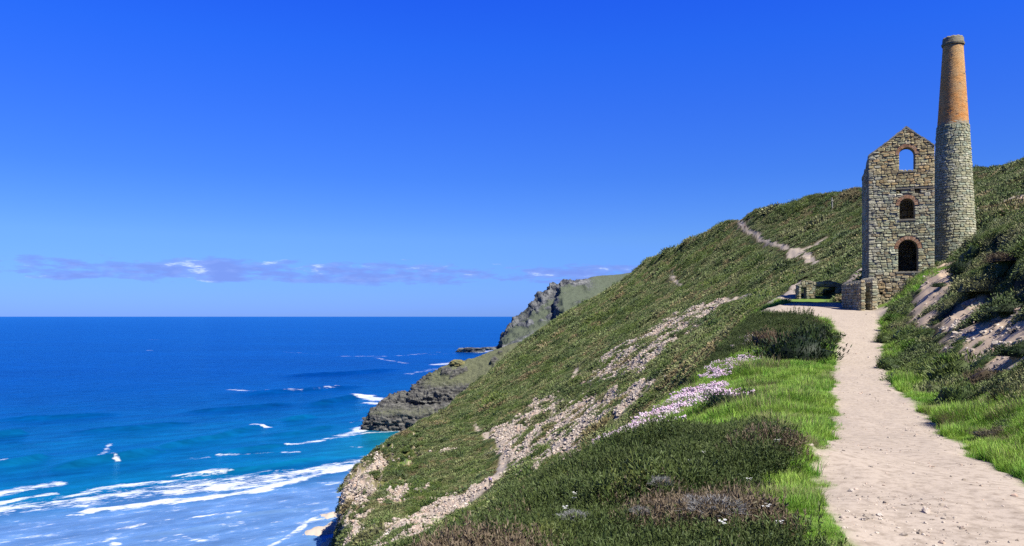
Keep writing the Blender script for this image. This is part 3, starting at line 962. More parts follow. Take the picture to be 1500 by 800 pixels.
sea_rock(690, 515.5, 38, 11, 1.3, 'flat topped dark rock islet standing alone in the sea')
sea_rock(716, 512.5, 22, 7, 4.1, 'small dark rock awash at the foot of the distant headland')
_o = link('lichen_outcrop', rock_mesh('lichen_outcrop', 8.2, 4, 0.4, 1.5, (3.8, 3.0, 1.9)),
          rock_material('lichen_rock', (0.36, 0.30, 0.10), (0.14, 0.15, 0.08), (0.45, 0.36, 0.10), 0.5),
          label='rounded outcrop yellow with lichen on the crest of the low headland', cat='rock')
_o.location = (-28.5, 410, 30.2)


# ------------------------------------------------------------------ masonry
def masonry_material(name='masonry_stone', rough_scale=6.0):
    m, t = material(name)
    geo = t.n('ShaderNodeNewGeometry').outputs['Position']
    tint_ = t.attr('tint').outputs['Color']
    a = t.noise(geo, rough_scale, 6.0, 0.65)
    b = t.noise(geo, 1.1, 4.0, 0.6)
    c = t.mix(t.ramp(a, [(0.30, 0.55), (0.55, 0.0)]), tint_, (0.07, 0.062, 0.050))
    c = t.mix(t.ramp(b, [(0.56, 0.0), (0.72, 0.45)]), c, (0.25, 0.25, 0.15))
    c = t.mix(t.ramp(t.noise(geo, 3.3, 4.0, 0.7), [(0.60, 0.0), (0.72, 0.5)]), c, (0.36, 0.35, 0.29))
    out(t, principled(t, c, 0.9, 0.2, bump(t, a, 0.8, 0.05)))
    return m


M_STONE = masonry_material()


def mortar_material():
    m, t = material('mortar')
    geo = t.n('ShaderNodeNewGeometry').outputs['Position']
    a = t.noise(geo, 4.0, 5.0, 0.65)
    v = t.n('ShaderNodeTexVoronoi', feature='DISTANCE_TO_EDGE', ins={'Scale': 2.6})
    t.t.links.new(t.mapping(geo, scale=(1, 1, 1.8)), v.inputs['Vector'])
    c = t.mix(a, (0.26, 0.235, 0.165), (0.44, 0.40, 0.29))
    out(t, principled(t, c, 0.95, 0.1, bump(t, v.outputs['Distance'], 0.9, 0.12)))
    return m


M_MORTAR = mortar_material()
STONE_COLS = [(0.43, 0.385, 0.235), (0.47, 0.415, 0.26), (0.39, 0.375, 0.245), (0.36, 0.32, 0.19), (0.50, 0.44, 0.295),
              (0.45, 0.35, 0.19), (0.38, 0.385, 0.27), (0.29, 0.25, 0.16), (0.54, 0.49, 0.35), (0.41, 0.31, 0.18)]


def stone_piece(u0, u1, z0, z1, proud, rnd, gap=0.010):
    """eight sided irregular block face: outline rings in (u, z, depth)"""
    w_, h_ = u1 - u0, z1 - z0
    j = lambda a: rnd.uniform(-a, a)
    cu, cz = min(0.22 * w_, 0.07), min(0.22 * h_, 0.06)
    g = gap
    pts = [(u0 + g + cu + j(cu * .5), z0 + g + j(g * .7)), (u1 - g - cu + j(cu * .5), z0 + g + j(g * .7)), (u1 - g + j(g * .7), z0 + g + cz + j(cz * .5)), (u1 - g + j(g * .7), z1 - g - cz + j(cz * .5)),
           (u1 - g - cu + j(cu * .5), z1 - g + j(g * .7)), (u0 + g + cu + j(cu * .5), z1 - g + j(g * .7)), (u0 + g + j(g * .7), z1 - g - cz + j(cz * .5)), (u0 + g + j(g * .7), z0 + g + cz + j(cz * .5))]
    c = (sum(p[0] for p in pts) / 8, sum(p[1] for p in pts) / 8)
    k = rnd.uniform(0.70, 0.84)
    tu, tz = rnd.uniform(-0.25, 0.25), rnd.uniform(-0.25, 0.25)
    ring0 = [(p[0], p[1], 0.03) for p in pts]
    ring1 = [(p[0], p[1], -proud * rnd.uniform(0.4, 0.65)) for p in pts]
    ring2 = []
    for p in pts:
        du, dz = (p[0] - c[0]) * k, (p[1] - c[1]) * k
        ring2.append((c[0] + du, c[1] + dz, -proud * (1 + tu * du / max(w_, .05) * 2 + tz * dz / max(h_, .05) * 2) + rnd.uniform(-.008, .008)))
    v = ring0 + ring1 + ring2
    f = []
    for r_ in (0, 8):
        for i in range(8):
            a, b = r_ + i, r_ + (i + 1) % 8
            f.append((a, b, b + 8, a + 8))
    f.append(tuple(range(16, 24)))
    return v, f


def rubble(u_span, z0, z1, rnd, hmin=0.17, hmax=0.34, lmin=0.22, lmax=0.70, allow=None, cuts=None):
    """rough courses: list of (u0, u1, z0, z1)"""
    res = []
    z = z0
    while z < z1 - 0.05:
        h = rnd.uniform(hmin, hmax)
        if z + h > z1:
            h = z1 - z
        a, b = u_span(z + h / 2)
        u = a
        spans = [(a, b)]
        if cuts:
            for (c0, c1, cz0, cz1) in cuts:
                if cz0 < z + h * 0.6 and cz1 > z + h * 0.4:
                    spans = [q for s_ in spans for q in ((s_[0], min(s_[1], c0)), (max(s_[0], c1), s_[1])) if q[1] - q[0] > 0.03]
        for (a, b) in spans:
            u = a
            while u < b - 0.01:
                l = rnd.uniform(lmin, lmax) * (0.75 + h / hmax * 0.4)
                if b - (u + l) < lmin * 0.8:
                    l = b - u
                if h > 0.24 and rnd.random() < 0.35:
                    q = z + h * rnd.uniform(0.4, 0.6)
                    res += [(u, u + l, z, q), (u, u + l, q, z + h)]
                else:
                    res.append((u, u + l, z + rnd.uniform(-.02, .02), z + h + rnd.uniform(-.02, .02)))
                u += l
        z += h
    return [r_ for r_ in res if allow is None or allow(*r_)]


def place_stones(rects, fn, parent, rnd, n_single, visible=lambda r_: True, proud=(0.04, 0.10), colf=None, origin=(0, 0, 0)):
    """the n_single largest visible stones become objects, the others one joined part"""
    order = sorted(range(len(rects)), key=lambda i: -((rects[i][1] - rects[i][0]) * (rects[i][3] - rects[i][2])) if visible(rects[i]) else 0)
    single = set(order[:n_single])
    rest = MB()
    for i, r_ in enumerate(rects):
        v, f = stone_piece(*r_, rnd.uniform(*proud), rnd)
        col = np.array(colf(r_) if colf else rnd.choice(STONE_COLS)) * rnd.uniform(0.98, 1.26) * np.array((0.95, 1.0, 1.04))
        v = [fn(*p) for p in v]
        if i in single:
            mb = MB()
            mb.add(v, f, tuple(col))
            link('stone', mb.mesh('stone'), M_STONE, parent)
        else:
            rest.add(v, f, tuple(col))
    if rest.v:
        link('rubble_stones', rest.mesh('rubble_stones'), M_STONE, parent, kind='stuff')


def flat_wall(name, outline, holes, fn, thick, mat, parent):
    """polygon with holes in (u, z), extruded to a thickness"""
    bm = bmesh.new()
    edges = []
    for loop in [outline] + holes:
        vs = [bm.verts.new((u, 0, z)) for u, z in loop]
        for i in range(len(vs)):
            edges.append(bm.edges.new((vs[i], vs[(i + 1) % len(vs)])))
    bmesh.ops.triangle_fill(bm, edges=edges, use_beauty=True, use_dissolve=False)
    ex = bmesh.ops.extrude_face_region(bm, geom=bm.faces[:])
    for v in ex['geom']:
        if isinstance(v, bmesh.types.BMVert):
            v.co.y += thick
    bmesh.ops.recalc_face_normals(bm, faces=bm.faces[:])
    for v in bm.verts:
        v.co = fn(v.co.x, v.co.z, v.co.y)
    me = bpy.data.meshes.new(name)
    bm.to_mesh(me)
    bm.free()
    return link(name, me, mat, parent)


def arch_loop(uc, hw, zb, zs, n=12):
    """opening outline: straight jambs to zs, half round above"""
    p = [(uc - hw, zb), (uc + hw, zb)]
    p += [(uc + hw * math.cos(math.pi * i / n), zs + hw * math.sin(math.pi * i / n)) for i in range(n + 1)]
    return p


BRICK_COLS = [(0.56, 0.30, 0.16), (0.50, 0.27, 0.15), (0.62, 0.37, 0.21), (0.48, 0.25, 0.14), (0.58, 0.38, 0.24)]


def build_engine_house():
    rnd = random.Random(11)
    al = R(20.0)
    O = Vector((29.05, 64.0, EYE))
    U = Vector((math.cos(al), -math.sin(al), 0))
    V = Vector((math.sin(al), math.cos(al), 0))
    W, D = 4.80, 5.2
    base = O.copy()
    base.z = EYE + 0.2
    house = empty('engine_house', base, 'tall roofless stone engine house with gable and three arched openings beside the chimney', 'building')
    inv = Matrix.Translation(-base)

    def fr(u, z, d):                       # front wall, outer face at d = 0
        return inv @ (O + U * u + V * d + Vector((0, 0, z)))

    def lf(u, z, d):                       # left wall: u runs back from the front corner, d inwards
        return inv @ (O + V * u + U * d + Vector((0, 0, z)))

    def rt(u, z, d):
        return inv @ (O + U * W + V * u - U * d + Vector((0, 0, z)))

    def bk(u, z, d):
        return inv @ (O + V * D + U * u + V * d + Vector((0, 0, z)))

    peak, le, re = (2.78, 15.15), 13.0, 13.55
    def rake_pts(a, b, n):
        p = []
        for i in range(1, n):
            f = i / n
            p.append((a[0] + (b[0] - a[0]) * f + rnd.uniform(-.03, .03), a[1] + (b[1] - a[1]) * f + rnd.uniform(-.05, .03)))
        return p
    outline = [(0, -2.0), (W, -2.0), (W, re)] + rake_pts((W, re), peak, 6) + [peak] + rake_pts(peak, (0, le), 7) + [(0, le)]
    door = (2.90, 0.71, 3.60, 5.42)
    win2 = (2.83, 0.54, 7.80, 8.90)
    win3 = (2.83, 0.56, 11.66, 12.98)
    holes = [arch_loop(*door), arch_loop(*win2), arch_loop(*win3)]
    sockets = [(2.04, 2.38, 9.82, 10.16), (3.40, 3.76, 9.82, 10.16), (0.80, 1.05, 1.70, 1.92)]
    holes += [[(a, c), (b, c), (b, d), (a, d)] for a, b, c, d in sockets]
    front = flat_wall('front_wall', outline, holes, fr, 0.80, M_MORTAR, house)

    def span(z):
        a, b = 0.0, W
        if z > le:
            a = peak[0] * (z - le) / (peak[1] - le)
        if z > re:
            b = W - (W - peak[0]) * (z - re) / (peak[1] - re)
        return (a, max(a, b))

    cuts = []
    for (uc, hw, zb, zs) in (door, win2, win3):
        cuts.append((uc - hw, uc + hw, zb, zs))
        for i in range(8):
            za, zb2 = zs + (hw + 0.30) * i / 8, zs + (hw + 0.30) * (i + 1) / 8
            hh = math.sqrt(max(0.0, (hw + 0.30) ** 2 - ((za + zb2) / 2 - zs) ** 2))
            cuts.append((uc - hh, uc + hh, za, zb2))
    cuts += [(a, b, c, d) for a, b, c, d in sockets]
    cuts.append((2.0, W, 10.16, 10.30))
    rects = rubble(span, -0.6, 15.05, rnd, hmin=0.14, hmax=0.31, lmin=0.18, lmax=0.60, cuts=cuts)
    rects = [q for q in rects if q[1] - q[0] > 0.06]

    def front_col(q):
        z = (q[2] + q[3]) / 2
        c = np.array(rnd.choice(STONE_COLS))
        if z > 10.3:
            c = c * np.array([1.10, 0.98, 0.80])
        elif 3.4 < z < 8:
            c = c * np.array([1.0, 1.06, 1.0])
        if z < 3.3:
            c = c * np.array([1.08, 0.98, 0.92])
        if q[0] < 0.5 and rnd.random() < 0.6:
            c = np.array((0.46, 0.42, 0.29))
        return c
    place_stones(rects, fr, front, rnd, 300, colf=lambda q: front_col(q) * 1.18)

    # brick arches, each brick its own piece
    for (uc, hw, zb, zs) in (door, win2, win3):
        ring = MB()
        n = 22
        r0, r1 = hw + 0.004, hw + 0.29
        lo, hi = [], []
        for i in range(n + 1):
            a = math.pi * i / n
            for rr_, dd in ((r0, -0.02), (r1, -0.02), (r0, 0.5), (r1, 0.5)):
                lo.append(fr(uc + rr_ * math.cos(a), zs + rr_ * math.sin(a), dd))
        fc = []
        for i in range(n):
            b = i * 4
            fc += [(b, b + 1, b + 5, b + 4), (b + 2, b + 6, b + 7, b + 3), (b, b + 4, b + 6, b + 2), (b + 1, b + 3, b + 7, b + 5)]
        ring.add(lo, fc, (0.2, 0.17, 0.13))
        arch = link('brick_arch', ring.mesh('brick_arch'), M_MORTAR, house)
        nb = max(13, int(math.pi * (r0 + r1) / 2 / 0.105))
        for i in range(nb):
            a0, a1 = math.pi * (i + 0.07) / nb, math.pi * (i + 0.93) / nb
            mb = MB()
            pd = rnd.uniform(0.045, 0.07)
            vs = []
            for dd in (0.02, -pd):
                for (rr_, aa) in ((r0 + .004, a0), (r1 - rnd.uniform(0, .03), a0), (r1 - rnd.uniform(0, .03), a1), (r0 + .004, a1)):
                    vs.append(fr(uc + rr_ * math.cos(aa), zs + rr_ * math.sin(aa), dd))
            mb.add(vs, [(0, 1, 2, 3), (4, 7, 6, 5), (0, 4, 5, 1), (1, 5, 6, 2), (2, 6, 7, 3), (3, 7, 4, 0)], tuple(np.array(rnd.choice(BRICK_COLS)) * rnd.uniform(.8, 1.15)))
            link('brick', mb.mesh('brick'), M_STONE, arch)

    # sills, string course, coping
    for nm, a, b, c, d, col in (('door_sill', 2.0, 3.75, 3.44, 3.58, (0.30, 0.28, 0.22)), ('window_sill', 2.2, 3.46, 7.66, 7.785, (0.28, 0.26, 0.2)),
                                ('window_sill', 2.2, 3.46, 11.53, 11.645, (0.28, 0.26, 0.2)), ('ledge', 2.02, W - 0.01, 10.18, 10.28, (0.25, 0.23, 0.18))):
        mb = MB()
        mb.box((a, c, -0.11), (b, d, 0.2), col, lambda u, z, dd: fr(u, z, dd))
        link(nm, mb.mesh(nm), M_STONE, house)
    for (a, b, n) in (((0, le), peak, 9), (peak, (W, re), 7)):
        for i in range(n):
            f0, f1 = (i + 0.02) / n, (i + 0.98) / n
            pa = (a[0] + (b[0] - a[0]) * f0, a[1] + (b[1] - a[1]) * f0)
            pb = (a[0] + (b[0] - a[0]) * f1, a[1] + (b[1] - a[1]) * f1)
            t_ = rnd.uniform(0.05, 0.11)
            o1, o2 = rnd.uniform(-.02, .03), rnd.uniform(-.02, .03)
            vs = [fr(pa[0], pa[1] - .06, -.09), fr(pb[0], pb[1] - .06, -.09), fr(pb[0], pb[1] - .06, .86), fr(pa[0], pa[1] - .06, .86),
                  fr(pa[0], pa[1] + t_ + o1, -.09), fr(pb[0], pb[1] + t_ + o2, -.09), fr(pb[0], pb[1] + t_ + o2, .86), fr(pa[0], pa[1] + t_ + o1, .86)]
            mb = MB()
            mb.add(vs, [(0, 3, 2, 1), (4, 5, 6, 7), (0, 1, 5, 4), (1, 2, 6, 5), (2, 3, 7, 6), (3, 0, 4, 7)], tuple(np.array((0.32, 0.31, 0.26)) * rnd.uniform(.8, 1.1)))
            link('coping_stone', mb.mesh('coping_stone'), M_STONE, house)

    # side and rear walls
    lw = flat_wall('side_wall', [(0.801, -2), (D, -2), (D, 12.2), (4.2, 12.7), (3.0, 12.5), (2.0, 12.9), (0.801, 12.95)], [], lf, 0.7, M_MORTAR, house)
    place_stones(rubble(lambda z: (0.81, D + 0.7), -0.4, 12.3, rnd, lmin=0.3), lf, lw, rnd, 0)
    rw = flat_wall('side_wall', [(0.801, -2), (D, -2), (D, 11.6), (4.0, 12.3), (2.6, 12.2), (0.801, 13.2)], [], rt, 0.7, M_MORTAR, house)
    place_stones(rubble(lambda z: (0.81, D), 2.0, 11.9, rnd, lmin=0.3), rt, rw, rnd, 0)
    bw = flat_wall('back_wall', [(0, -2), (W, -2), (W, 11.3), (3.9, 11.7), (3.1, 11.0), (2.0, 11.4), (1.1, 12.0), (0, 12.1)], [], bk, 0.7, M_MORTAR, house)
    place_stones([q for q in rubble(lambda z: (0.72, W - 0.72), 5.0, 10.8, rnd)], lambda u, z, d: bk(u, z, d), bw, rnd, 0)
    return O, U, V


HOUSE = build_engine_house()


def build_chimney():
    rnd = random.Random(5)
    cx, cy = 39.1, 69.6
    zg = EYE + 3.6
    ch = empty('chimney_stack', (cx, cy, zg), 'tall tapering round chimney, grey stone below and orange brick above', 'chimney')
    Z0, Z1, Z2, Z3 = -0.9, 13.22, 20.35, 20.85      # from the base: stone, brick, corbel, rim

    def rad(z):
        if z < Z1:
            f = (z - 1.1) / (Z1 - 1.1)
            return 1.875 + (1.27 - 1.875) * f
        f = (z - Z1) / (Z2 - Z1)
        return 1.235 + (0.80 - 1.235) * f

    def body(name, zs, off, mat, n=48, inner=None):
        mb = MB()
        prof = [(rad(z) + off, z) for z in zs]
        v, f = [], []
        for r_, z in prof:
            v += [(r_ * math.cos(2 * math.pi * k / n), r_ * math.sin(2 * math.pi * k / n), z) for k in range(n)]
        for i in range(len(prof) - 1):
            f += [(i * n + k, i * n + (k + 1) % n, (i + 1) * n + (k + 1) % n, (i + 1) * n + k) for k in range(n)]
        mb.add(v, f, (0.2, 0.18, 0.14))
        return link(name, mb.mesh(name), mat, ch)
    shaft = body('stone_shaft', np.linspace(Z0, Z1, 12), -0.03, M_MORTAR)

    def cyl(a, z, d):
        r_ = rad(z) - 0.03 - d
        th = a / 1.6                       # arc measured at a nominal radius of 1.6 m
        return (r_ * math.cos(th), r_ * math.sin(th), z)
    full = 2 * math.pi * 1.6
    rects = rubble(lambda z: (0, full), Z0 + 0.3, Z1, rnd, hmin=0.16, hmax=0.29, lmin=0.22, lmax=0.55)
    # which way each stone faces decides whether it is picked out singly
    tow = math.atan2(-cy, -cx)

    def faces(q):
        th = (q[0] + q[1]) / 2 / 1.6
        return math.cos(th - tow) > 0.15 and q[2] > 0.3

    def ccol(q):
        c = np.array(rnd.choice(STONE_COLS[:5] + STONE_COLS[6:7] + STONE_COLS[8:9]))
        return c * np.array([1.0, 1.04, 1.02]) * 1.12
    place_stones(rects, cyl, shaft, rnd, 300, faces, proud=(0.04, 0.085), colf=ccol)

    def brick_material():
        m, t = material('chimney_brick')
        geo = t.n('ShaderNodeNewGeometry').outputs['Position']
        c = t.mix(t.ramp(t.noise(geo, 1.3, 5.0, 0.65), [(0.40, 0.0), (0.68, 0.75)]), t.attr('tint').outputs['Color'], (0.68, 0.48, 0.25))
        c = t.mix(t.ramp(t.noise(geo, 7.0, 4.0, 0.7), [(0.60, 0.0), (0.75, 0.8)]), c, (0.14, 0.09, 0.06))
        out(t, principled(t, c, 0.9, 0.15, bump(t, t.noise(geo, 14.0, 4.0, 0.6), 0.6, 0.02)))
        return m
    mbk = brick_material()
    stack = body('brick_stack', np.linspace(Z1 - 0.02, Z2, 10), -0.02, M_MORTAR)
    mb = MB()
    hb = 0.083
    nc = int((Z2 - Z1) / hb)
    for c in range(nc):
        z = Z1 + c * hb
        r_ = rad(z)
        nb = max(20, int(2 * math.pi * r_ / 0.235))
        for k in range(nb):
            if rnd.random() < 0.012:
                continue
            a0 = 2 * math.pi * (k + (0.5 if c % 2 else 0) + 0.03) / nb
            a1 = 2 * math.pi * (k + (0.5 if c % 2 else 0) + 0.97) / nb
            pr = rnd.uniform(-.004, .012)
            vs = []
            for rr_ in (r_ - 0.06, r_ + pr):
                for (a, zz) in ((a0, z + .005), (a1, z + .005), (a1, z + hb - .006), (a0, z + hb - .006)):
                    vs.append((rr_ * math.cos(a), rr_ * math.sin(a), zz))
            f_h = c / nc
            base = np.array((0.84, 0.36, 0.10)) * (1 - f_h) + np.array((0.80, 0.47, 0.18)) * f_h
            mb.add(vs, [(4, 5, 6, 7), (0, 4, 7, 3), (1, 2, 6, 5), (3, 7, 6, 2), (0, 1, 5, 4)], tuple(base * rnd.uniform(.70, 1.18)))
    link('bricks', mb.mesh('bricks'), mbk, stack, kind='stuff')
    # corbelled rim
    mb = MB()
    n = 40
    prof = [(0.79, Z2 - 0.05), (0.90, Z2), (0.93, Z2 + 0.16), (0.86, Z2 + 0.20), (0.83, Z2 + 0.62), (0.74, Z2 + 0.72), (0.55, Z2 + 0.70), (0.52, Z2 - 0.6)]
    v, f = [], []
    for r_, z in prof:
        v += [(r_ * math.cos(2 * math.pi * k / n) * (1 + .012 * math.sin(5 * k)), r_ * math.sin(2 * math.pi * k / n), z + (0.03 * math.sin(k * 1.7) if z > Z2 + .5 else 0)) for k in range(n)]
    for i in range(len(prof) - 1):
        f += [(i * n + k, i * n + (k + 1) % n, (i + 1) * n + (k + 1) % n, (i + 1) * n + k) for k in range(n)]
    mb.add(v, f, (0.33, 0.29, 0.19))
    link('rim', mb.mesh('rim'), M_STONE, ch)


build_chimney()


def ruined_wall(origin, size, rz, label, seed, gaps=(), top=None):
    """broken stub of rubble wall; size = length, thickness, height"""
    rnd = random.Random(seed)
    L, T, Hh = size
    zg = float(H([origin[0]], [origin[1]])[0]) - 0.15
    o = empty('ruined_wall', (origin[0], origin[1], zg), label, 'wall', rz=rz)
    top = top or [(0, 0.9), (0.25, 1.0), (0.5, 0.93), (0.75, 0.98), (1.0, 0.86)]
    tx, tz = [p[0] * L for p in top], [p[1] * Hh for p in top]
    outline = [(0, -0.8), (L, -0.8)] + [(x, z) for x, z in zip(tx[::-1], tz[::-1])]
    holes = [[(a, b), (c, b), (c, d), (a, d)] for a, c, b, d in gaps]
    core = flat_wall('wall_core', outline, holes, lambda u, z, d: Vector((u, d, z)), T, M_MORTAR, o)

    def ok(u0, u1, z0, z1):
        return z1 < np.interp((u0 + u1) / 2, tx, tz) + 0.06
    q = rubble(lambda z: (0, L), -0.1, Hh, rnd, lmin=0.2, lmax=0.5, allow=ok, cuts=list(gaps and [(a, c, b, d) for a, c, b, d in gaps]))
    place_stones(q, lambda u, z, d: (u, d, z), core, rnd, len(q))
    q = rubble(lambda z: (0, L), -0.1, Hh, rnd, lmin=0.2, lmax=0.5, allow=ok, cuts=list(gaps and [(a, c, b, d) for a, c, b, d in gaps]))
    place_stones(q, lambda u, z, d: (u, T - d, z), core, rnd, 0)
    for x0, dr in ((0, 1), (L, -1)):
        hz = np.interp(x0, tx, tz)
        q = rubble(lambda z: (0, T), -0.1, hz, rnd, lmin=0.2, lmax=0.45)
        place_stones(q, lambda u, z, d: (x0 + dr * d, u, z), core, rnd, len(q) if dr > 0 else 0)
    q = [(u, u + 0.3, 0.05, T - 0.05) for u in np.arange(0.02, L - 0.3, 0.32)]
    return o


# stub walls beside the house (their long sides run back from the viewer) and the ruin in the bank over the road
ruined_wall((27.25, 61.4), (0.34, 3.4, 2.55), 0.0, 'left of two broken stub walls at the corner of the engine house', 21, top=[(0, 0.92), (0.5, 1.0), (1, 0.9)])
ruined_wall((28.35, 61.9), (0.42, 2.4, 2.75), 0.0, 'stub wall abutting the corner of the engine house, slightly taller than its twin', 22, top=[(0, 0.85), (0.5, 0.95), (1, 1.0)])
ruined_wall((28.3, 77.6), (4.2, 0.8, 2.0), R(-4), 'low ruined wall with two dark openings set into the bank across the road', 23,
            gaps=[(0.25, 0.75, 0.0, 1.3), (1.65, 3.8, 0.0, 1.4)], top=[(0, 0.8), (0.2, 1.0), (0.45, 0.9), (0.7, 1.0), (1, 0.82)])


# ------------------------------------------------------------------ plants
def leaf_material(name, cols, tip=None, trans=0.15, pos_scale=0.25, rough=0.65, lo=0.40, hi=1.60, gain=1.0, rgain=0.45):
    """colour varies from clump to clump, from place to place and along the leaf"""
    m, t = material(name)
    info = t.n('ShaderNodeObjectInfo')
    geo = t.n('ShaderNodeNewGeometry')
    a = t.noise(geo.outputs['Position'], pos_scale, 4.0, 0.6)
    rnd_ = t.math('ADD', t.math('MULTIPLY', info.outputs['Random'], rgain), t.math('MULTIPLY', t.math('SUBTRACT', a, 0.22 if gain == 1.0 else 0.33), gain))
    n = len(cols)
    c = t.ramp(rnd_, [(0.05 + 0.9 * i / (n - 1), col) for i, col in enumerate(cols)])
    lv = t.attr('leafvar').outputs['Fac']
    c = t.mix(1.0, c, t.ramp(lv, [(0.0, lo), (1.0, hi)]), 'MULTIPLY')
    if tip:
        c = t.mix(t.ramp(t.attr('tip').outputs['Fac'], [(0.55, 0.0), (1.0, 0.75)]), c, tip)
    b = principled(t, c, rough, 0.25)
    if trans:
        tr = t.n('ShaderNodeBsdfTranslucent')
        t.t.links.new(albedo(t, c), tr.inputs[0])
        mx = t.n('ShaderNodeMixShader', ins={0: trans})
        t.t.links.new(b.outputs[0], mx.inputs[1])
        t.t.links.new(tr.outputs[0], mx.inputs[2])
        out(t, mx)
    else:
        out(t, b)
    return m


def unit(v):
    return v / np.maximum(np.linalg.norm(v, axis=-1, keepdims=True), 1e-9)


def leaves(pos, dirs, length, width, rng, droop=0.0):
    """one bent leaf (two quads' worth: 4 tris as 2 quads) at each pos along dirs; returns verts, quads, tip, var"""
    n = len(pos)
    side = unit(np.cross(dirs, rng.normal(size=(n, 3))))
    L = (length * rng.uniform(0.7, 1.3, n))[:, None]
    Wd = (width * rng.uniform(0.7, 1.3, n))[:, None]
    p0 = pos
    p1 = pos + dirs * L * 0.5
    p2 = pos + dirs * L + np.array([0, 0, -1.0]) * (L * droop)
    V = np.stack([p0 - side * Wd * 0.35, p0 + side * Wd * 0.35, p1 + side * Wd * 0.5, p1 - side * Wd * 0.5, p2 + side * Wd * 0.06, p2 - side * Wd * 0.06], 1)
    o = np.arange(n)[:, None] * 6
    Q = np.concatenate([o + np.array([[0, 1, 2, 3]]), o + np.array([[3, 2, 4, 5]])], 0)
    tip = np.tile(np.array([0, 0, .5, .5, 1, 1.0]), n)
    var = np.repeat(rng.uniform(0, 1, n), 6)
    return V.reshape(-1, 3), Q, tip, var


def dome_clump(name, mat, n, radius, height, leaf, width, seed, up=0.5, core=0.72, rough=0.25):
    rng = np.random.default_rng(seed)
    d = unit(rng.normal(size=(n, 3)))
    d[:, 2] = np.abs(d[:, 2])
    lump = 1 + rough * fbm(d[:, 0] * 2 + seed, d[:, 1] * 2, d[:, 2] * 2, octaves=3)
    r = rng.uniform(0.72, 1.0, n) * lump
    pos = d * r[:, None] * np.array([radius, radius, height])
    dirs = unit(d + rng.normal(size=(n, 3)) * 0.45 + np.array([0, 0, up]))
    V, Q, tip, var = leaves(pos, dirs, leaf, width, rng)
    # twiggy core closes the view through the clump
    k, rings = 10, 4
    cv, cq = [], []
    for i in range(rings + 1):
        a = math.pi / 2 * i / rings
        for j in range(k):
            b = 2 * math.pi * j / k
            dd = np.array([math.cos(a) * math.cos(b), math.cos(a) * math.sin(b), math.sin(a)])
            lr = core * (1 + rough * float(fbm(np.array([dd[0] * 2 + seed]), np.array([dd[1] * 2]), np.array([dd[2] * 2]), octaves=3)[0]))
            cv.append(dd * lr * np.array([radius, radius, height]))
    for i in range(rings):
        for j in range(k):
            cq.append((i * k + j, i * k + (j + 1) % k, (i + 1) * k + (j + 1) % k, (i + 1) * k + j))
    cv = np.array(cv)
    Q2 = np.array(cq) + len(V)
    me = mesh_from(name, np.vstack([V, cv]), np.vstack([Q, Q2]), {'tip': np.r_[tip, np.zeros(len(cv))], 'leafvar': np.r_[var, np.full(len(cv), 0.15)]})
    me.materials.append(mat)
    return me


def upright_clump(name, mat, stems, radius, height, leaf, width, per, seed, lean=0.25):
    """many upright stems set with short leaves: heather and heath"""
    rng = np.random.default_rng(seed)
    Vs, Qs, Ts, Rs = [], [], [], []
    o = 0
    for s_ in range(stems):
        a, r = rng.uniform(0, 2 * math.pi), radius * math.sqrt(rng.uniform())
        root = np.array([r * math.cos(a), r * math.sin(a), -0.03])
        d = unit(np.array([math.cos(a) * r / radius * lean + rng.normal() * 0.12, math.sin(a) * r / radius * lean + rng.normal() * 0.12, 1.0]))
        h = height * rng.uniform(0.6, 1.15) * (1 - 0.35 * (r / radius) ** 2)
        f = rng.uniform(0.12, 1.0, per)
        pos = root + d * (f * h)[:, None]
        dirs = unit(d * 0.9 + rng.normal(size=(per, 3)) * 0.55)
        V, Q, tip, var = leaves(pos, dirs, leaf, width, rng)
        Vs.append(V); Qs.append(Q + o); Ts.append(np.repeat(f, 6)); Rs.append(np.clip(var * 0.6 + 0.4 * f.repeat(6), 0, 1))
        o += len(V)
    me = mesh_from(name, np.vstack(Vs), np.vstack(Qs), {'tip': np.concatenate(Ts), 'leafvar': np.concatenate(Rs)})
    me.materials.append(mat)
    return me


def grass_tuft(name, mat, n, radius, height, width, seed, bend=0.5):
    rng = np.random.default_rng(seed)
    a, r = rng.uniform(0, 2 * math.pi, n), radius * np.sqrt(rng.uniform(size=n))
    root = np.stack([r * np.cos(a), r * np.sin(a), np.full(n, -0.02)], 1)
    az = a + rng.normal(size=n) * 0.9
    out_ = np.stack([np.cos(az), np.sin(az), np.zeros(n)], 1)
    side = np.stack([-np.sin(az + 0.4), np.cos(az + 0.4), np.zeros(n)], 1)
    h = height * rng.uniform(0.5, 1.2, n)
    b = bend * rng.uniform(0.2, 1.2, n)
    pts = []
    for f, wf in ((0, 1.0), (0.4, 0.85), (0.75, 0.55), (1.0, 0.08)):
        c = root + np.array([0, 0, 1.0]) * (h * f * (1 - 0.25 * b * f))[:, None] + out_ * (h * b * f * f)[:, None]
        pts += [c - side * (width * wf / 2), c + side * (width * wf / 2)]
    V = np.stack(pts, 1)
    o = np.arange(n)[:, None] * 8
    Q = np.concatenate([o + np.array([[2 * k, 2 * k + 1, 2 * k + 3, 2 * k + 2]]) for k in range(3)], 0)
    me = mesh_from(name, V.reshape(-1, 3), Q, {'tip': np.tile(np.array([0, 0, .4, .4, .75, .75, 1, 1.0]), n), 'leafvar': np.repeat(rng.uniform(0, 1, n), 8)})
    me.materials.append(mat)
    return me


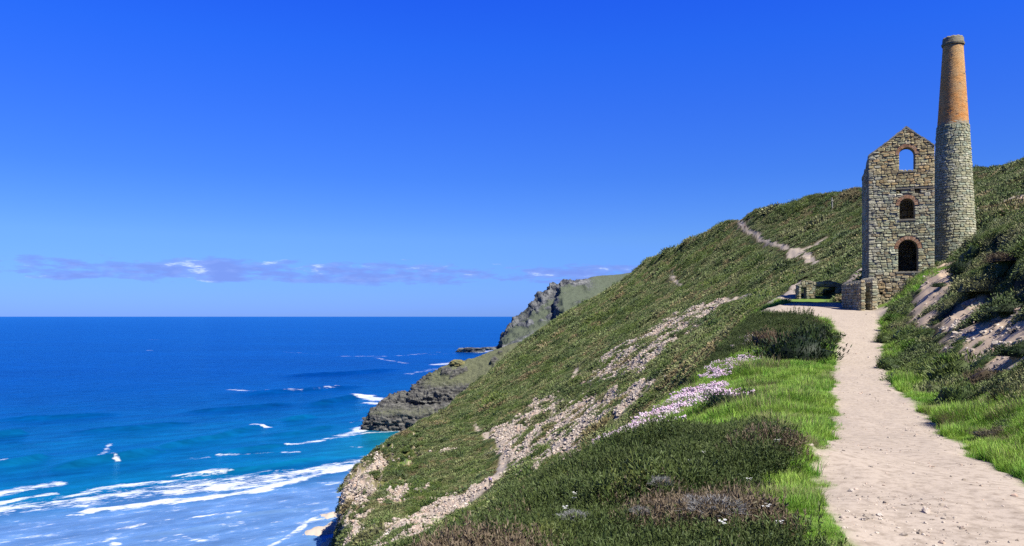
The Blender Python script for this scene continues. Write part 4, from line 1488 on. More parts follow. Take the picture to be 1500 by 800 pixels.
def scatter(name, meshes, pos, rot, scl, idx, label):
    """one countless cover: instances of a few plants on a cloud of points"""
    coll = bpy.data.collections.new(name + '_kinds')
    for i, me in enumerate(meshes):
        coll.objects.link(bpy.data.objects.new('%s_kind_%02d' % (name, i), me))
    pm = bpy.data.meshes.new(name)
    n = len(pos)
    pm.vertices.add(n)
    pm.vertices.foreach_set('co', np.asarray(pos, np.float32).ravel())
    for nm, a in (('rot', rot), ('scl', scl)):
        at = pm.attributes.new(nm, 'FLOAT_VECTOR', 'POINT')
        at.data.foreach_set('vector', np.asarray(a, np.float32).ravel())
    at = pm.attributes.new('idx', 'INT', 'POINT')
    at.data.foreach_set('value', np.asarray(idx, np.int32))
    o = link(name, pm, label=label, kind='stuff')
    ng = bpy.data.node_groups.new(name, 'GeometryNodeTree')
    ng.interface.new_socket('Geometry', in_out='INPUT', socket_type='NodeSocketGeometry')
    ng.interface.new_socket('Geometry', in_out='OUTPUT', socket_type='NodeSocketGeometry')
    nn, ll = ng.nodes, ng.links
    gi, go = nn.new('NodeGroupInput'), nn.new('NodeGroupOutput')
    ci = nn.new('GeometryNodeCollectionInfo')
    ci.inputs['Collection'].default_value = coll
    ci.inputs['Separate Children'].default_value = True
    ci.inputs['Reset Children'].default_value = True
    ip = nn.new('GeometryNodeInstanceOnPoints')
    ip.inputs['Pick Instance'].default_value = True

    def na(attr, typ):
        q = nn.new('GeometryNodeInputNamedAttribute')
        q.data_type = typ
        q.inputs['Name'].default_value = attr
        return q.outputs[0]
    er = nn.new('FunctionNodeEulerToRotation')
    ll.new(na('rot', 'FLOAT_VECTOR'), er.inputs[0])
    ll.new(gi.outputs[0], ip.inputs['Points'])
    ll.new(ci.outputs[0], ip.inputs['Instance'])
    ll.new(na('idx', 'INT'), ip.inputs['Instance Index'])
    ll.new(er.outputs[0], ip.inputs['Rotation'])
    ll.new(na('scl', 'FLOAT_VECTOR'), ip.inputs['Scale'])
    ll.new(ip.outputs[0], go.inputs[0])
    md = o.modifiers.new('scatter', 'NODES')
    md.node_group = ng
    return o


def tilt_rot(X, Y, rng, amount=0.7, spin=None):
    """rotation that leans each plant with the ground"""
    e = 0.6 + Y * 0.006
    gx = (H(X + e, Y) - H(X - e, Y)) / (2 * e)
    gy = (H(X, Y + e) - H(X, Y - e)) / (2 * e)
    gx, gy = np.clip(gx, -1.3, 1.3) * amount, np.clip(gy, -1.3, 1.3) * amount
    sp = rng.uniform(0, 2 * math.pi, len(X)) if spin is None else spin
    # tilt about the horizontal axes in the frame after the spin about z
    c, s_ = np.cos(sp), np.sin(sp)
    lx, ly = gx * c + gy * s_, -gx * s_ + gy * c
    return np.stack([np.arctan(ly), -np.arctan(lx), sp], 1)


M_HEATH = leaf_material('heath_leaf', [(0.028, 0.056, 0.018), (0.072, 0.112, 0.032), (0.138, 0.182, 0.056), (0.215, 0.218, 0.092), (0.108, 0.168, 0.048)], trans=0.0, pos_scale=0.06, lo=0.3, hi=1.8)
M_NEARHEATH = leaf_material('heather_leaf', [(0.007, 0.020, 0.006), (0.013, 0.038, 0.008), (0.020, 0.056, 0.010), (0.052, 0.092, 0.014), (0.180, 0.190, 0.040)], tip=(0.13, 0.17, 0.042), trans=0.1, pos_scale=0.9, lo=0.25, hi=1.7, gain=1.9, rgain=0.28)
M_BROWNHEATH = leaf_material('brown_heather_leaf', [(0.070, 0.050, 0.026), (0.130, 0.090, 0.046), (0.070, 0.078, 0.026)], tip=(0.26, 0.20, 0.13), trans=0.05, pos_scale=0.8)
M_GRASS = leaf_material('grass_blade', [(0.055, 0.240, 0.020), (0.130, 0.430, 0.030), (0.320, 0.580, 0.045), (0.460, 0.580, 0.095)], tip=(0.46, 0.64, 0.12), trans=0.30, pos_scale=0.8)
M_DRYGRASS = leaf_material('dry_grass_blade', [(0.30, 0.27, 0.13), (0.24, 0.24, 0.09), (0.38, 0.33, 0.19)], trans=0.2, pos_scale=0.7)
M_GORSE = leaf_material('gorse_leaf', [(0.034, 0.070, 0.015), (0.085, 0.145, 0.028), (0.165, 0.210, 0.042)], tip=(0.30, 0.34, 0.07), trans=0.05, pos_scale=0.6)
M_SILVER = leaf_material('silver_leaf', [(0.17, 0.17, 0.16), (0.27, 0.27, 0.26), (0.20, 0.22, 0.20)], tip=(0.42, 0.43, 0.43), trans=0.05, pos_scale=1.5)


M_BRACKEN = leaf_material('bracken_leaf', [(0.16, 0.14, 0.06), (0.26, 0.21, 0.10), (0.15, 0.19, 0.055)], trans=0.0, pos_scale=0.2)


def stem_material():
    m, t = material('woody_stem')
    geo = t.n('ShaderNodeNewGeometry').outputs['Position']
    out(t, principled(t, t.mix(t.noise(geo, 20.0), (0.06, 0.045, 0.03), (0.13, 0.10, 0.07)), 0.9, 0.1))
    return m


M_STEM = stem_material()


def heath_on_hillside():
    rng = np.random.default_rng(31)
    kinds = [dome_clump('heath', M_HEATH, 380, 1.0, 0.62, 0.18, 0.075, 100 + i, up=0.8, rough=0.6) for i in range(6)] + \
            [dome_clump('heath', M_GORSE, 420, 1.0, 0.85, 0.17, 0.06, 120 + i, up=0.9, rough=0.6) for i in range(2)] + \
            [dome_clump('heath', M_BRACKEN, 300, 1.0, 0.5, 0.24, 0.07, 130 + i, up=0.5, rough=0.6) for i in range(2)]
    n = 210000
    Y = rng.uniform(64, 560, n)
    T = rng.uniform(-0.26, 0.86, n)
    X = T * Y
    h = H(X, Y)
    p, s, g, sd = masks(X, Y)
    L, Rr, E = path_edges(Y)
    prob = (1 - p) * (1 - 0.93 * s) * (1 - 0.92 * g)
    dtr, _ = clearance(X, Y)
    prob *= dtr > 0.25 + 0.0021 * Y
    lowslope = sstep(EYE - 24, EYE - 34, h)
    prob *= h > EYE - 44
    open_ = fbm(X * 0.035 + 50, Y * 0.035, octaves=3)
    prob *= 1 - 0.45 * sstep(0.15, 0.45, open_)
    prob *= 1 - 0.75 * lowslope * sstep(-0.25, 0.15, open_)
    # the house, chimney and road mouth stay clear
    prob *= ~((X > 26) & (X < 36.5) & (Y < 70.5))
    prob *= np.hypot(X - 39.1, Y - 69.6) > 2.2
    prob *= ~((X < 30.5) & (X > 17) & (Y < 76.5))
    keep = rng.uniform(size=n) < prob
    X, Y, h = X[keep], Y[keep], h[keep]
    n = len(X)
    sz = (0.30 + 0.0019 * Y) * np.exp(rng.normal(size=n) * 0.40)
    sz *= np.where(Y < 90, 1.0, 1.0)
    low = 0.45 + 0.55 * sstep(0.5, 4.0, clearance(X, Y)[0] - 0.004 * Y)
    scl = np.stack([sz * rng.uniform(1.15, 1.75, n), sz * rng.uniform(0.8, 1.1, n), sz * rng.uniform(0.75, 1.2, n) * low], 1)
    spin = R(15) + rng.normal(size=n) * 0.35 + np.where(rng.uniform(size=n) < 0.5, math.pi, 0)
    rot = tilt_rot(X, Y, rng, 0.85, spin)
    mixn = fbm(X * 0.055 + 31, Y * 0.04, octaves=3)
    mixb = fbm(X * 0.07 - 12, Y * 0.05 + 9, octaves=3)
    u = rng.uniform(size=n)
    idx = rng.integers(0, 6, n)
    idx = np.where(u < 0.06 + 0.55 * sstep(0.12, 0.4, mixn), rng.integers(6, 8, n), idx)
    idx = np.where(u > 1 - 0.04 - 0.5 * sstep(0.15, 0.42, mixb), rng.integers(8, 10, n), idx)
    scatter('hillside_heath', kinds, np.stack([X, Y, h - 0.10 * sz], 1), rot, scl, idx,
            'dense low heather and gorse clothing the coastal hillside')


def near_cover():
    rng = np.random.default_rng(57)
    heath = [upright_clump('heather', M_NEARHEATH, 36, 0.17, 0.20, 0.021, 0.0042, 32, 200 + i) for i in range(5)] + \
            [upright_clump('heather', M_BROWNHEATH, 34, 0.16, 0.18, 0.021, 0.004, 28, 210 + i) for i in range(2)]
    n = 150000
    Y = np.exp(rng.uniform(math.log(3.0), math.log(64.0), n))
    T = rng.uniform(-0.75, 0.62, n)
    X = T * (Y + 2.0)
    L, Rr, E = path_edges(Y)
    p, s, g, sd = masks(X, Y)
    prob = (1 - p) * (1 - g) * (X < L) * sstep(-7.5, -3.0, X - E)
    keep = rng.uniform(size=n) < prob
    X, Y = X[keep], Y[keep]
    n = len(X)
    brown = 0.7 * fbm(X * 0.8 + 11, Y * 0.8, octaves=3) + 0.75 * np.exp(-(((X - 1.5) / 0.7) ** 2 + ((Y - 6.3) / 0.8) ** 2)) + 0.55 * np.exp(-(((X + 0.6) / 0.8) ** 2 + ((Y - 6.0) / 0.7) ** 2))
    idx = np.where(rng.uniform(size=n) < sstep(0.15, 0.55, brown), rng.integers(5, 7, n), rng.integers(0, 5, n))
    hum = 1 + 0.8 * fbm(X * 1.25, Y * 1.25, octaves=3)
    sz = (0.78 + 0.026 * np.minimum(Y, 45)) * np.exp(rng.normal(size=n) * 0.18) * hum
    scl = np.stack([sz, sz, sz * rng.uniform(0.8, 1.25, n)], 1)
    scatter('near_heather', heath, np.stack([X, Y, H(X, Y) - 0.02], 1), tilt_rot(X, Y, rng, 0.5), scl, idx,
            'dark green and brown heather covering the near knoll beside the path')
    # right bank: heath between the bushes
    bankk = [dome_clump('bank_heath', M_HEATH, 700, 0.5, 0.32, 0.055, 0.020, 230 + i, up=0.7, rough=0.4) for i in range(4)] + \
            [dome_clump('bank_heath', M_GORSE, 700, 0.5, 0.36, 0.060, 0.016, 240 + i, up=0.9, rough=0.4) for i in range(3)]
    n = 44000
    Y = np.r_[rng.uniform(5, 64, 28000), rng.uniform(5, 26, 16000)]
    X = np.r_[rng.uniform(4, 62, 28000), rng.uniform(4, 24, 16000)]
    L, Rr, E = path_edges(Y)
    p, s, g, sd = masks(X, Y)
    _, dsa = clearance(X, Y)
    prob = (1 - p) * (1 - 0.95 * g) * (1 - 0.96 * sd) * (X > Rr + 0.5) * (0.06 + 0.94 * sstep(0.1, 0.7, dsa))
    prob *= ~((X > 26) & (X < 36.5) & (Y > 61.5))
    # bare ledges facing the path
    keep = rng.uniform(size=n) < prob
    X, Y = X[keep], Y[keep]
    n = len(X)
    sz = np.exp(rng.normal(size=n) * 0.35) * 0.72 * np.clip(Y / 30, 0.4, 1.0)
    scl = np.stack([sz * 1.15, sz, sz * rng.uniform(0.7, 1.3, n)], 1)
    kind = np.where(fbm(X * 0.3, Y * 0.3, octaves=2) > 0.12, rng.integers(4, 7, n), rng.integers(0, 4, n))
    scatter('bank_heath', bankk, np.stack([X, Y, H(X, Y) - 0.05], 1), tilt_rot(X, Y, rng, 0.9), scl, kind,
            'cushions of heath and gorse on the steep bank right of the path')
    # grass
    tufts = [grass_tuft('grass', M_GRASS, 34, 0.11, 0.15, 0.007, 300 + i, 0.6) for i in range(5)] + \
            [grass_tuft('grass', M_DRYGRASS, 22, 0.10, 0.19, 0.005, 310 + i, 0.7) for i in range(2)]
    n = 260000
    Y = np.exp(rng.uniform(math.log(3.5), math.log(80.0), n))
    X = rng.uniform(-0.3, 0.78, n) * (Y + 1.5)
    p, s, g, sd = masks(X, Y)
    L, Rr, E = path_edges(Y)
    edge = sstep(0.05, 0.5, p) * sstep(1.0, 0.6, p)
    keep = rng.uniform(size=n) < np.maximum(g * (p < 0.55), 0.35 * edge * g) * sstep(-4.5, -2.0, X - E)
    keep &= ~((X > 26) & (X < 36.5) & (Y > 61.5))
    X, Y, p = X[keep], Y[keep], p[keep]
    n = len(X)
    lush = fbm(X * 0.45 + 20, Y * 0.45, octaves=3)
    sz = (0.72 + 0.020 * np.minimum(Y, 60)) * np.exp(rng.normal(size=n) * 0.2) * np.clip(1 + 0.9 * lush, 0.5, 1.7) * (1 - 0.6 * sstep(0.05, 0.5, p)) * (0.65 + 0.35 * sstep(7, 14, Y))
    scl = np.stack([sz, sz, sz * (1 + 0.4 * np.clip(lush, -0.5, 1))], 1)
    dry = fbm(X * 0.8 + 70, Y * 0.8, octaves=3)
    idx = np.where(rng.uniform(size=n) < 0.06 + 0.6 * sstep(0.15, 0.5, dry), rng.integers(5, 7, n), rng.integers(0, 5, n))
    scatter('grass', tufts, np.stack([X, Y, H(X, Y) - 0.01], 1), tilt_rot(X, Y, rng, 0.5), scl, idx,
            'bright green grass along the verges of the path')


heath_on_hillside()
near_cover()


# ------------------------------------------------------------------ loose stone on the slopes and pebbles on the path
def scree_material():
    m, t = material('scree_stone')
    geo = t.n('ShaderNodeNewGeometry').outputs['Position']
    info = t.n('ShaderNodeObjectInfo')
    c = t.ramp(info.outputs['Random'], [(0.0, (0.32, 0.26, 0.20)), (0.35, (0.54, 0.46, 0.375)), (0.65, (0.68, 0.59, 0.49)), (0.85, (0.64, 0.46, 0.34)), (1.0, (0.80, 0.73, 0.64))])
    c = t.mix(t.ramp(t.noise(geo, 3.0, 5.0, 0.7), [(0.35, 0.6), (0.55, 0.0)]), c, (0.14, 0.12, 0.10))
    out(t, principled(t, c, 0.9, 0.2))
    return m


M_SCREE = scree_material()


def loose_stone():
    rng = np.random.default_rng(77)
    rocks = []
    for i in range(6):
        me = rock_mesh('loose_stone', 20 + i * 3.7, 2, 0.9, 1.3, (1.0, rng.uniform(0.6, 0.9), rng.uniform(0.45, 0.75)))
        me.materials.append(M_SCREE)
        rocks.append(me)
    n = 480000
    Y = rng.uniform(84, 330, n)
    X = rng.uniform(-0.25, 0.68, n) * Y
    p, s, g, sd = masks(X, Y)
    h = H(X, Y)
    steepr = sstep(EYE - 33, EYE - 40, h) * (h > 3) * 0.5 * (Y < 215)
    keep = rng.uniform(size=n) < np.maximum(s * 0.85, steepr)
    X, Y, h = X[keep], Y[keep], h[keep]
    n = len(X)
    sz = np.clip(np.exp(rng.normal(size=n) * 0.65), 0, 2.3) * (0.060 + 0.00042 * Y)
    rot = np.stack([rng.uniform(-.5, .5, n), rng.uniform(-.5, .5, n), rng.uniform(0, 6.28, n)], 1)
    h = h + 0.2 * sstep(0.3, 1, masks(X, Y)[1]) * ridged(X * 0.30, Y * 0.30, octaves=4)
    scatter('scree', rocks, np.stack([X, Y, h], 1), rot, np.repeat(sz[:, None], 3, 1), rng.integers(0, 6, n), 'pale broken stone and scree lying in scars on the hillside')
    # pebbles on the path and on the eroded bank
    n = 42000
    Y = np.exp(rng.uniform(math.log(4.5), math.log(60), n))
    X = rng.uniform(0.25, 0.75, n) * Y
    p, s, g, sd = masks(X, Y)
    clus = sstep(-0.1, 0.5, fbm(X * 0.8 + 3, Y * 0.8, octaves=3))
    keep = rng.uniform(size=n) < np.maximum(p * (0.03 + 0.22 * clus), sd * 0.22)
    X, Y, sd = X[keep], Y[keep], sd[keep]
    n = len(X)
    sz = np.exp(rng.normal(size=n) * 0.55) * np.where(sd > 0.5, 0.055, 0.0055 + 0.00022 * Y)
    rot = np.stack([rng.uniform(-.5, .5, n), rng.uniform(-.5, .5, n), rng.uniform(0, 6.28, n)], 1)
    scatter('pebbles', rocks, np.stack([X, Y, H(X, Y)], 1), rot, np.repeat(sz[:, None], 3, 1), rng.integers(0, 6, n), 'small loose pebbles strewn over the stony path and eroded bank')


loose_stone()


# ------------------------------------------------------------------ thrift
def flower_material(name, cols):
    m, t = material(name)
    info = t.n('ShaderNodeObjectInfo')
    lv = t.attr('leafvar').outputs['Fac']
    c = t.ramp(t.math('ADD', t.math('MULTIPLY', info.outputs['Random'], 0.5), t.math('MULTIPLY', lv, 0.5)), [(i / (len(cols) - 1), c_) for i, c_ in enumerate(cols)])
    out(t, principled(t, c, 0.7, 0.2))
    return m


M_THRIFT = flower_material('thrift_petal', [(0.60, 0.34, 0.52), (0.72, 0.50, 0.64), (0.84, 0.72, 0.78), (0.64, 0.38, 0.55)])


def thrift_clump(name, seed):
    rng = np.random.default_rng(seed)
    green = grass_tuft(name, M_GRASS, 90, 0.16, 0.10, 0.006, seed, 0.8)
    bm = bmesh.new()
    bm.from_mesh(green)
    bpy.data.meshes.remove(green)
    lay = bm.verts.layers.float.get('leafvar')
    for f in bm.faces:
        f.material_index = 0
    for k in range(22):
        a, r = rng.uniform(0, 6.28), 0.20 * math.sqrt(rng.uniform())
        p = Vector((r * math.cos(a), r * math.sin(a), rng.uniform(0.10, 0.20)))
        g = bmesh.ops.create_icosphere(bm, subdivisions=1, radius=rng.uniform(0.022, 0.032), matrix=Matrix.Translation(p) @ Matrix.Diagonal((1, 1, 0.75, 1)))
        v = rng.uniform()
        fs = set()
        for q in g['verts']:
            q[lay] = v
            fs.update(q.link_faces)
        for f in fs:
            f.material_index = 1
    me = bpy.data.meshes.new(name)
    bm.to_mesh(me)
    bm.free()
    me.materials.append(M_GRASS)
    me.materials.append(M_THRIFT)
    return me


def build_thrift():
    rng = np.random.default_rng(91)
    kinds = [thrift_clump('thrift', 400 + i) for i in range(4)]
    def e(y):
        return float(path_edges(y)[2][0])
    drifts = (
        ([(19.2, 0.0), (21.0, 0.15), (23.5, 0.2), (26.0, 0.3), (28.5, 0.5)], 0.42, 300, 'long drift of pale pink thrift along the brink of the knoll'),
        ([(27.0, 0.9), (25.0, 1.5), (22.8, 2.3), (21.4, 2.9)], 0.30, 110, 'loose trail of thrift running from the long drift into the grass'),
        ([(31.5, 0.3), (34.0, 0.5), (35.5, 0.8)], 0.35, 60, 'small pink patch of thrift beyond the long drift on the brink'),
        ([(39.5, 0.3), (41.5, 0.5)], 0.3, 26, 'tiny pink tuft of thrift beside the dark heath mound'))
    for line, hw, n, lab in drifts:
        pts = np.array([(e(y) + dx, y) for y, dx in line])
        k = rng.uniform(0, len(pts) - 1.001, n)
        i = k.astype(int)
        c = pts[i] + (pts[i + 1] - pts[i]) * (k - i)[:, None]
        X, Y = c[:, 0] + rng.normal(size=n) * hw, c[:, 1] + rng.normal(size=n) * hw * 1.6
        sz = rng.uniform(0.65, 1.25, n)
        scatter('thrift_flowers', kinds, np.stack([X, Y, H(X, Y) + 0.04], 1), tilt_rot(X, Y, rng, 0.5), np.stack([sz, sz, sz * 1.25], 1), rng.integers(0, 4, n), lab)
    # white campion dotted through the near heather
    white = flower_material('campion_petal', [(0.80, 0.80, 0.76), (0.86, 0.86, 0.84)])
    mesh = []
    for i in range(3):
        mb_ = MB()
        for q in range(7):
            a, r = rng.uniform(0, 6.28), rng.uniform(0, 0.05)
            c = Vector((r * math.cos(a), r * math.sin(a), rng.uniform(0.0, 0.05)))
            for p_ in range(5):
                b_ = p_ * 1.2566
                d_ = Vector((math.cos(b_), math.sin(b_), rng.uniform(-.2, .5)))
                s_ = Vector((-math.sin(b_), math.cos(b_), 0))
                mb_.add([c, c + d_ * .010 + s_ * .007, c + d_ * .017, c + d_ * .010 - s_ * .007], [(0, 1, 2, 3)])
        me = mb_.mesh('campion')
        me.materials.append(white)
        mesh.append(me)
    n = 22
    Y = rng.uniform(5.2, 9.5, n)
    L = path_edges(Y)[0]
    X = L - 0.3 - np.abs(rng.normal(size=n)) * 1.5
    sz = rng.uniform(0.4, 0.9, n)
    scatter('campion_flowers', mesh, np.stack([X, Y, H(X, Y) + 0.19], 1), np.zeros((n, 3)), np.repeat(sz[:, None], 3, 1), rng.integers(0, 3, n), 'white campion flowers dotted through the near heather')


build_thrift()


# ------------------------------------------------------------------ single bushes
def bush_mesh(seed, kind):
    mat, n, leaf, wd, up, hgt = {'gorse': (M_GORSE, 2600, 0.085, 0.022, 0.9, 0.75), 'heath': (M_HEATH, 2400, 0.075, 0.030, 0.7, 0.6),
                                 'dark': (M_NEARHEATH, 2800, 0.080, 0.024, 0.8, 0.65), 'brown': (M_BROWNHEATH, 2400, 0.080, 0.022, 0.8, 0.6),
                                 'leafy': (M_LEAFY, 2200, 0.085, 0.050, 0.6, 0.6),
                                 'silver': (M_SILVER, 900, 0.24, 0.013, 0.5, 0.6)}[kind]
    return dome_clump('foliage', mat, n, 1.0, hgt, leaf, wd, seed, up=up, core=0.80 if kind != 'silver' else 0.15, rough=0.55)


BUSH = {}
STEM = None
M_LEAFY = leaf_material('bramble_leaf', [(0.05, 0.13, 0.014), (0.09, 0.20, 0.02), (0.14, 0.25, 0.03)], tip=(0.20, 0.30, 0.05), trans=0.2, pos_scale=0.8)


def bush(px, py, wpx, hfac, kind, var, label, Y=None, name='heath_bush', cat='bush', group=None):
    global STEM
    if Y is None:
        x, y, z = hit(px, py)
    else:
        x, y = (px - CX) / F * Y, Y
        z = float(H([x], [y])[0])
    key = (kind, var)
    if key not in BUSH:
        BUSH[key] = bush_mesh(700 + len(BUSH) * 13, kind)
    if STEM is None:
        mb = MB()
        for k in range(5):
            a = k * 1.3
            mb.tube([(0, 0, -0.25), (0.16 * math.cos(a), 0.16 * math.sin(a), 0.12), (0.5 * math.cos(a), 0.5 * math.sin(a), 0.36)], [0.05, 0.035, 0.015], 6)
        STEM = mb.mesh('stem')
        STEM.materials.append(M_STEM)
    r = wpx / 2 * y / F * 1.2
    if kind == 'silver':
        z += 0.20
    o = empty(name, (x, y, z - 0.06 * r), label, cat, group, rz=random.uniform(0, 6.28))
    o.scale = (r, r * random.uniform(0.85, 1.1), r * hfac)
    link('foliage', BUSH[key], None, o)
    link('stem', STEM, None, o)
    return o


bush(1165, 528, 104, 1.15, 'dark', 0, 'broad dark heath mound spilling over the left edge of the path', name='heath_mound')
bush(1130, 508, 66, 1.0, 'brown', 0, 'brownish heath hummock on the far side of the dark mound', name='heath_mound')
bush(1196, 502, 58, 1.15, 'dark', 1, 'small rounded dark heath bush where the path bends to the road', name='heath_mound')
bush(1080, 600, 84, 0.85, 'dark', 2, 'low dark leafy bush in the grass just behind the thrift', name='heath_bush')
bush(1310, 540, 46, 0.9, 'gorse', 0, 'dark gorse bush overhanging the right edge of the path below the house')
bush(1300, 500, 36, 0.9, 'gorse', 1, 'small gorse bush at the foot of the bank nearest the engine house')
bush(1335, 560, 60, 0.75, 'gorse', 2, 'spreading gorse bush with yellowish top on the right verge')
bush(1345, 510, 50, 0.7, 'leafy', 0, 'leafy bright green bush below the sandy eroded slope')
bush(1365, 545, 56, 0.7, 'gorse', 0, 'gorse bush standing between the verge grass and the eroded ledge')
bush(1418, 590, 80, 0.85, 'gorse', 1, 'big rounded gorse bush with a shadowed underside above the verge grass')
bush(1455, 560, 66, 0.8, 'brown', 0, 'brown twiggy heath bush under the overhanging bank')
bush(1490, 590, 70, 0.9, 'dark', 1, 'dark dense bush beside the twiggy brown one')
bush(1395, 530, 44, 0.7, 'leafy', 1, 'small leafy green bush at the lip of the sandy ledge')
bush(1316, 470, 34, 0.8, 'leafy', 0, 'leafy bush at the top of the verge close to the house wall')
bush(1470, 640, 66, 0.6, 'brown', 1, 'low brown heath at the foot of the right bank next to the path')
bush(1450, 425, 84, 0.75, 'heath', 1, 'large rounded turf hump overhanging the eroded sandy ledge')
bush(1485, 455, 84, 0.75, 'heath', 2, 'grey green heath hump on the lip of the eroded bank')
bush(1415, 400, 46, 0.9, 'dark', 2, 'dark heath tussock on the brow beside the chimney base')
bush(1480, 385, 56, 0.6, 'brown', 0, 'reddish brown heath cushion on the upper bank')
bush(1352, 400, 34, 0.7, 'dark', 0, 'dark green cushion under the doorway of the engine house')
bush(1336, 415, 26, 0.7, 'gorse', 2, 'small cushion bush against the lower wall of the engine house')
bush(1380, 420, 26, 0.6, 'dark', 1, 'little dark bush alone on the sandy slope')
bush(1498, 520, 70, 0.8, 'dark', 0, 'shadowy bush beneath the overhanging bank')
bush(1045, 782, 74, 0.42, 'silver', 0, 'wide grey twiggy dead heather patch in the near heather', name='grey_plant', cat='plant')
bush(968, 742, 30, 0.9, 'silver', 1, 'spiky silver grey plant standing in dark heather', name='grey_plant', cat='plant')
bush(940, 788, 26, 0.8, 'silver', 2, 'small silver grey plant below the spiky one', name='grey_plant', cat='plant')
bush(840, 792, 36, 0.5, 'silver', 0, 'pale straggly dead heather near the edge of the knoll', name='grey_plant', cat='plant')
bush(1192, 424, 36, 0.5, 'dark', 2, 'heath cushion crowning the ruined wall across the road')
bush(1228, 424, 44, 0.6, 'gorse', 1, 'gorse bush hanging over the wider opening of the ruined wall')


# ------------------------------------------------------------------ post and walkers
def plain(name, col, rough=0.8):
    m, t = material(name)
    geo = t.n('ShaderNodeNewGeometry').outputs['Position']
    c = t.mix(t.noise(geo, 9.0, 4.0, 0.6), tuple(v * 0.75 for v in col), tuple(min(1, v * 1.2) for v in col))
    out(t, principled(t, c, rough, 0.2))
    return m


px_, py_, pz_ = hit(1219, 309)
post = empty('marker_post', (px_, py_, pz_ - 0.3), 'weathered grey post standing alone high on the hillside', 'post')
mb = MB()
k_ = py_ / F
hh_ = 20 * k_
mb.tube([(0, 0, 0), (0.03, 0, hh_ * .5), (-0.05, 0, hh_)], [0.22, 0.20, 0.17], 8)
mb.tube([(-0.05, 0, hh_), (-0.05, 0, hh_ + .08)], [0.17, 0.06], 8)
link('shaft', mb.mesh('shaft'), plain('weathered_wood', (0.34, 0.33, 0.29)), post)
mb = MB()
mb.box((-0.36, -0.30, hh_ * .72), (0.30, -0.24, hh_ * .80))
link('sign_board', mb.mesh('sign_board'), plain('sign_wood', (0.36, 0.34, 0.28)), post)


def skin(name, chain, mat, parent, root=0):
    """chain: verts [(co, radius)], edges"""
    vs, es = chain
    me = bpy.data.meshes.new(name)
    me.from_pydata([v[0] for v in vs], es, [])
    o = link(name, me, mat, parent)
    md = o.modifiers.new('skin', 'SKIN')
    md.use_smooth_shade = True
    for i, sv_ in enumerate(me.skin_vertices[0].data):
        sv_.radius = (vs[i][1], vs[i][1] * vs[i][2] if len(vs[i]) > 2 else vs[i][1])
        sv_.use_root = i == root
    sb = o.modifiers.new('sub', 'SUBSURF')
    sb.levels = sb.render_levels = 1
    return o


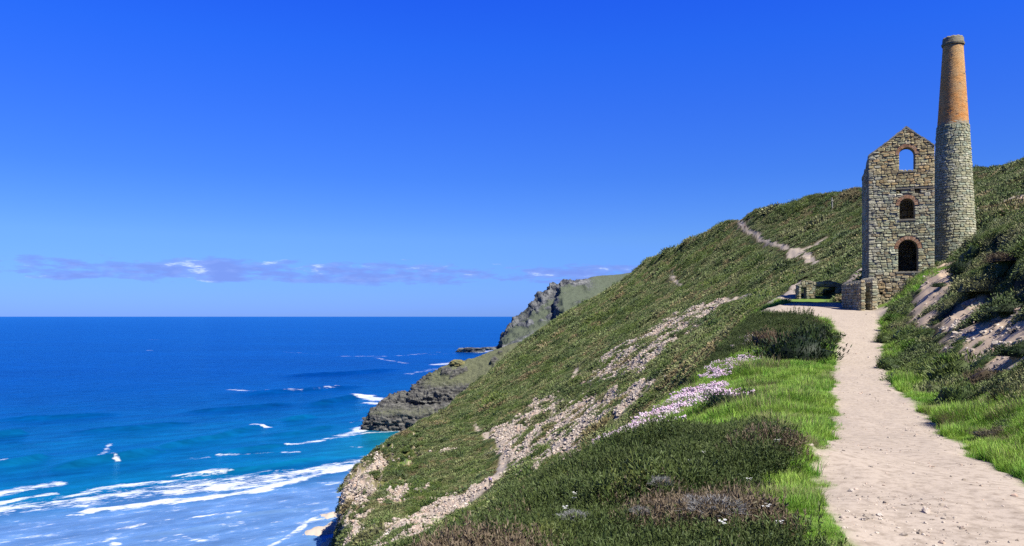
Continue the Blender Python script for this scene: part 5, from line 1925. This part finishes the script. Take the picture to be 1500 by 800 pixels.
def walker(px, py, label, shirt, legs, rz, stride=0.22, Y=None, pack=True, ymin=0):
    x, y, z = hit(px, py, ymin)
    o = empty('person', (x, y, z + 0.02), label, 'person', rz=rz)
    st = stride
    body = ([((0, 0, 0.95), .15, .8), ((0, 0, 1.18), .155, .75), ((0, 0.01, 1.40), .15, .7), ((0, 0.01, 1.50), .055), ((0, 0.02, 1.60), .085), ((0, 0.02, 1.70), .075),
             ((.09, 0, 0.88), .085), ((.10, st * .5, 0.48), .058), ((.10, st, 0.08), .042), ((.10, st - .16, 0.035), .035),
             ((-.09, 0, 0.88), .085), ((-.10, -st * .3, 0.48), .058), ((-.10, -st, 0.08), .042), ((-.10, -st - .16, 0.035), .035),
             ((.19, 0.01, 1.40), .055), ((.25, -st * .4, 1.14), .042), ((.25, -st * .9, 0.90), .034), ((.25, -st, 0.81), .035),
             ((-.19, 0.01, 1.40), .055), ((-.25, st * .2, 1.14), .042), ((-.25, -st * .1, 0.90), .034), ((-.25, -st * .2, 0.81), .035)],
            [(0, 1), (1, 2), (2, 3), (3, 4), (4, 5), (0, 6), (6, 7), (7, 8), (8, 9), (0, 10), (10, 11), (11, 12), (12, 13), (2, 14), (14, 15), (15, 16), (16, 17), (2, 18), (18, 19), (19, 20), (20, 21)])
    skin('body', body, plain('skin', (0.50, 0.33, 0.25)), o)
    tr = ([((0, 0, 0.97), .16, .85), ((.09, 0, 0.88), .098), ((.10, st * .5, 0.48), .072), ((.10, st, 0.12), .058), ((-.09, 0, 0.88), .098), ((-.10, -st * .3, 0.48), .072), ((-.10, -st, 0.12), .058)],
          [(0, 1), (1, 2), (2, 3), (0, 4), (4, 5), (5, 6)])
    skin('trousers', tr, plain('trouser_cloth', legs), o)
    sh = ([((0, 0, 0.96), .165, .85), ((0, 0, 1.18), .17, .78), ((0, 0.01, 1.41), .165, .74), ((.19, 0.01, 1.40), .07), ((.25, -st * .4, 1.14), .058), ((.25, -st * .85, 0.93), .05),
           ((-.19, 0.01, 1.40), .07), ((-.25, st * .2, 1.14), .058), ((-.25, -st * .05, 0.93), .05)],
          [(0, 1), (1, 2), (2, 3), (3, 4), (4, 5), (2, 6), (6, 7), (7, 8)])
    skin('jacket', sh, plain('jacket_cloth', shirt), o)
    hm = rock_mesh('hair', 3.3, 2, 0.1, 1.0, (0.098, 0.108, 0.09))
    hr = link('hair', hm, plain('hair', (0.05, 0.035, 0.025)), o)
    hr.location = (0, 0.035, 1.695)
    for nm, xx, yy, zz, sx, sy, sz_ in (('nose', 0, -0.085, 1.625, .014, .02, .02), ('ear', .086, .02, 1.63, .012, .02, .03), ('ear', -.086, .02, 1.63, .012, .02, .03)):
        q = link(nm, rock_mesh(nm, 1.0, 1, 0.05, 1.0, (sx, sy, sz_)), bpy.data.materials['skin'], o)
        q.location = (xx, yy, zz)
    if pack:
        mb2 = MB()
        mb2.box((-.14, .12, 1.02), (.14, .28, 1.44))
        bm = bmesh.new()
        me = mb2.mesh('rucksack')
        bm.from_mesh(me)
        bmesh.ops.bevel(bm, geom=bm.edges[:], offset=0.05, segments=2, affect='EDGES')
        bm.to_mesh(me)
        bm.free()
        link('rucksack', me, plain('rucksack_cloth', (0.03, 0.035, 0.06)), o)
    return o


walker(718, 715, 'walker in a lilac top on the orange soil trail down the slope', (0.42, 0.34, 0.62), (0.03, 0.03, 0.05), R(160), ymin=90, pack=False)
walker(1091, 337, 'walker in dark clothes with a rucksack near the skyline on the upper trail', (0.03, 0.035, 0.07), (0.02, 0.02, 0.03), R(10), ymin=90)
walker(1085, 335, 'walker in a pale jacket close beside the dark dressed one on the upper trail', (0.55, 0.53, 0.55), (0.02, 0.022, 0.04), R(190), ymin=90, pack=False)
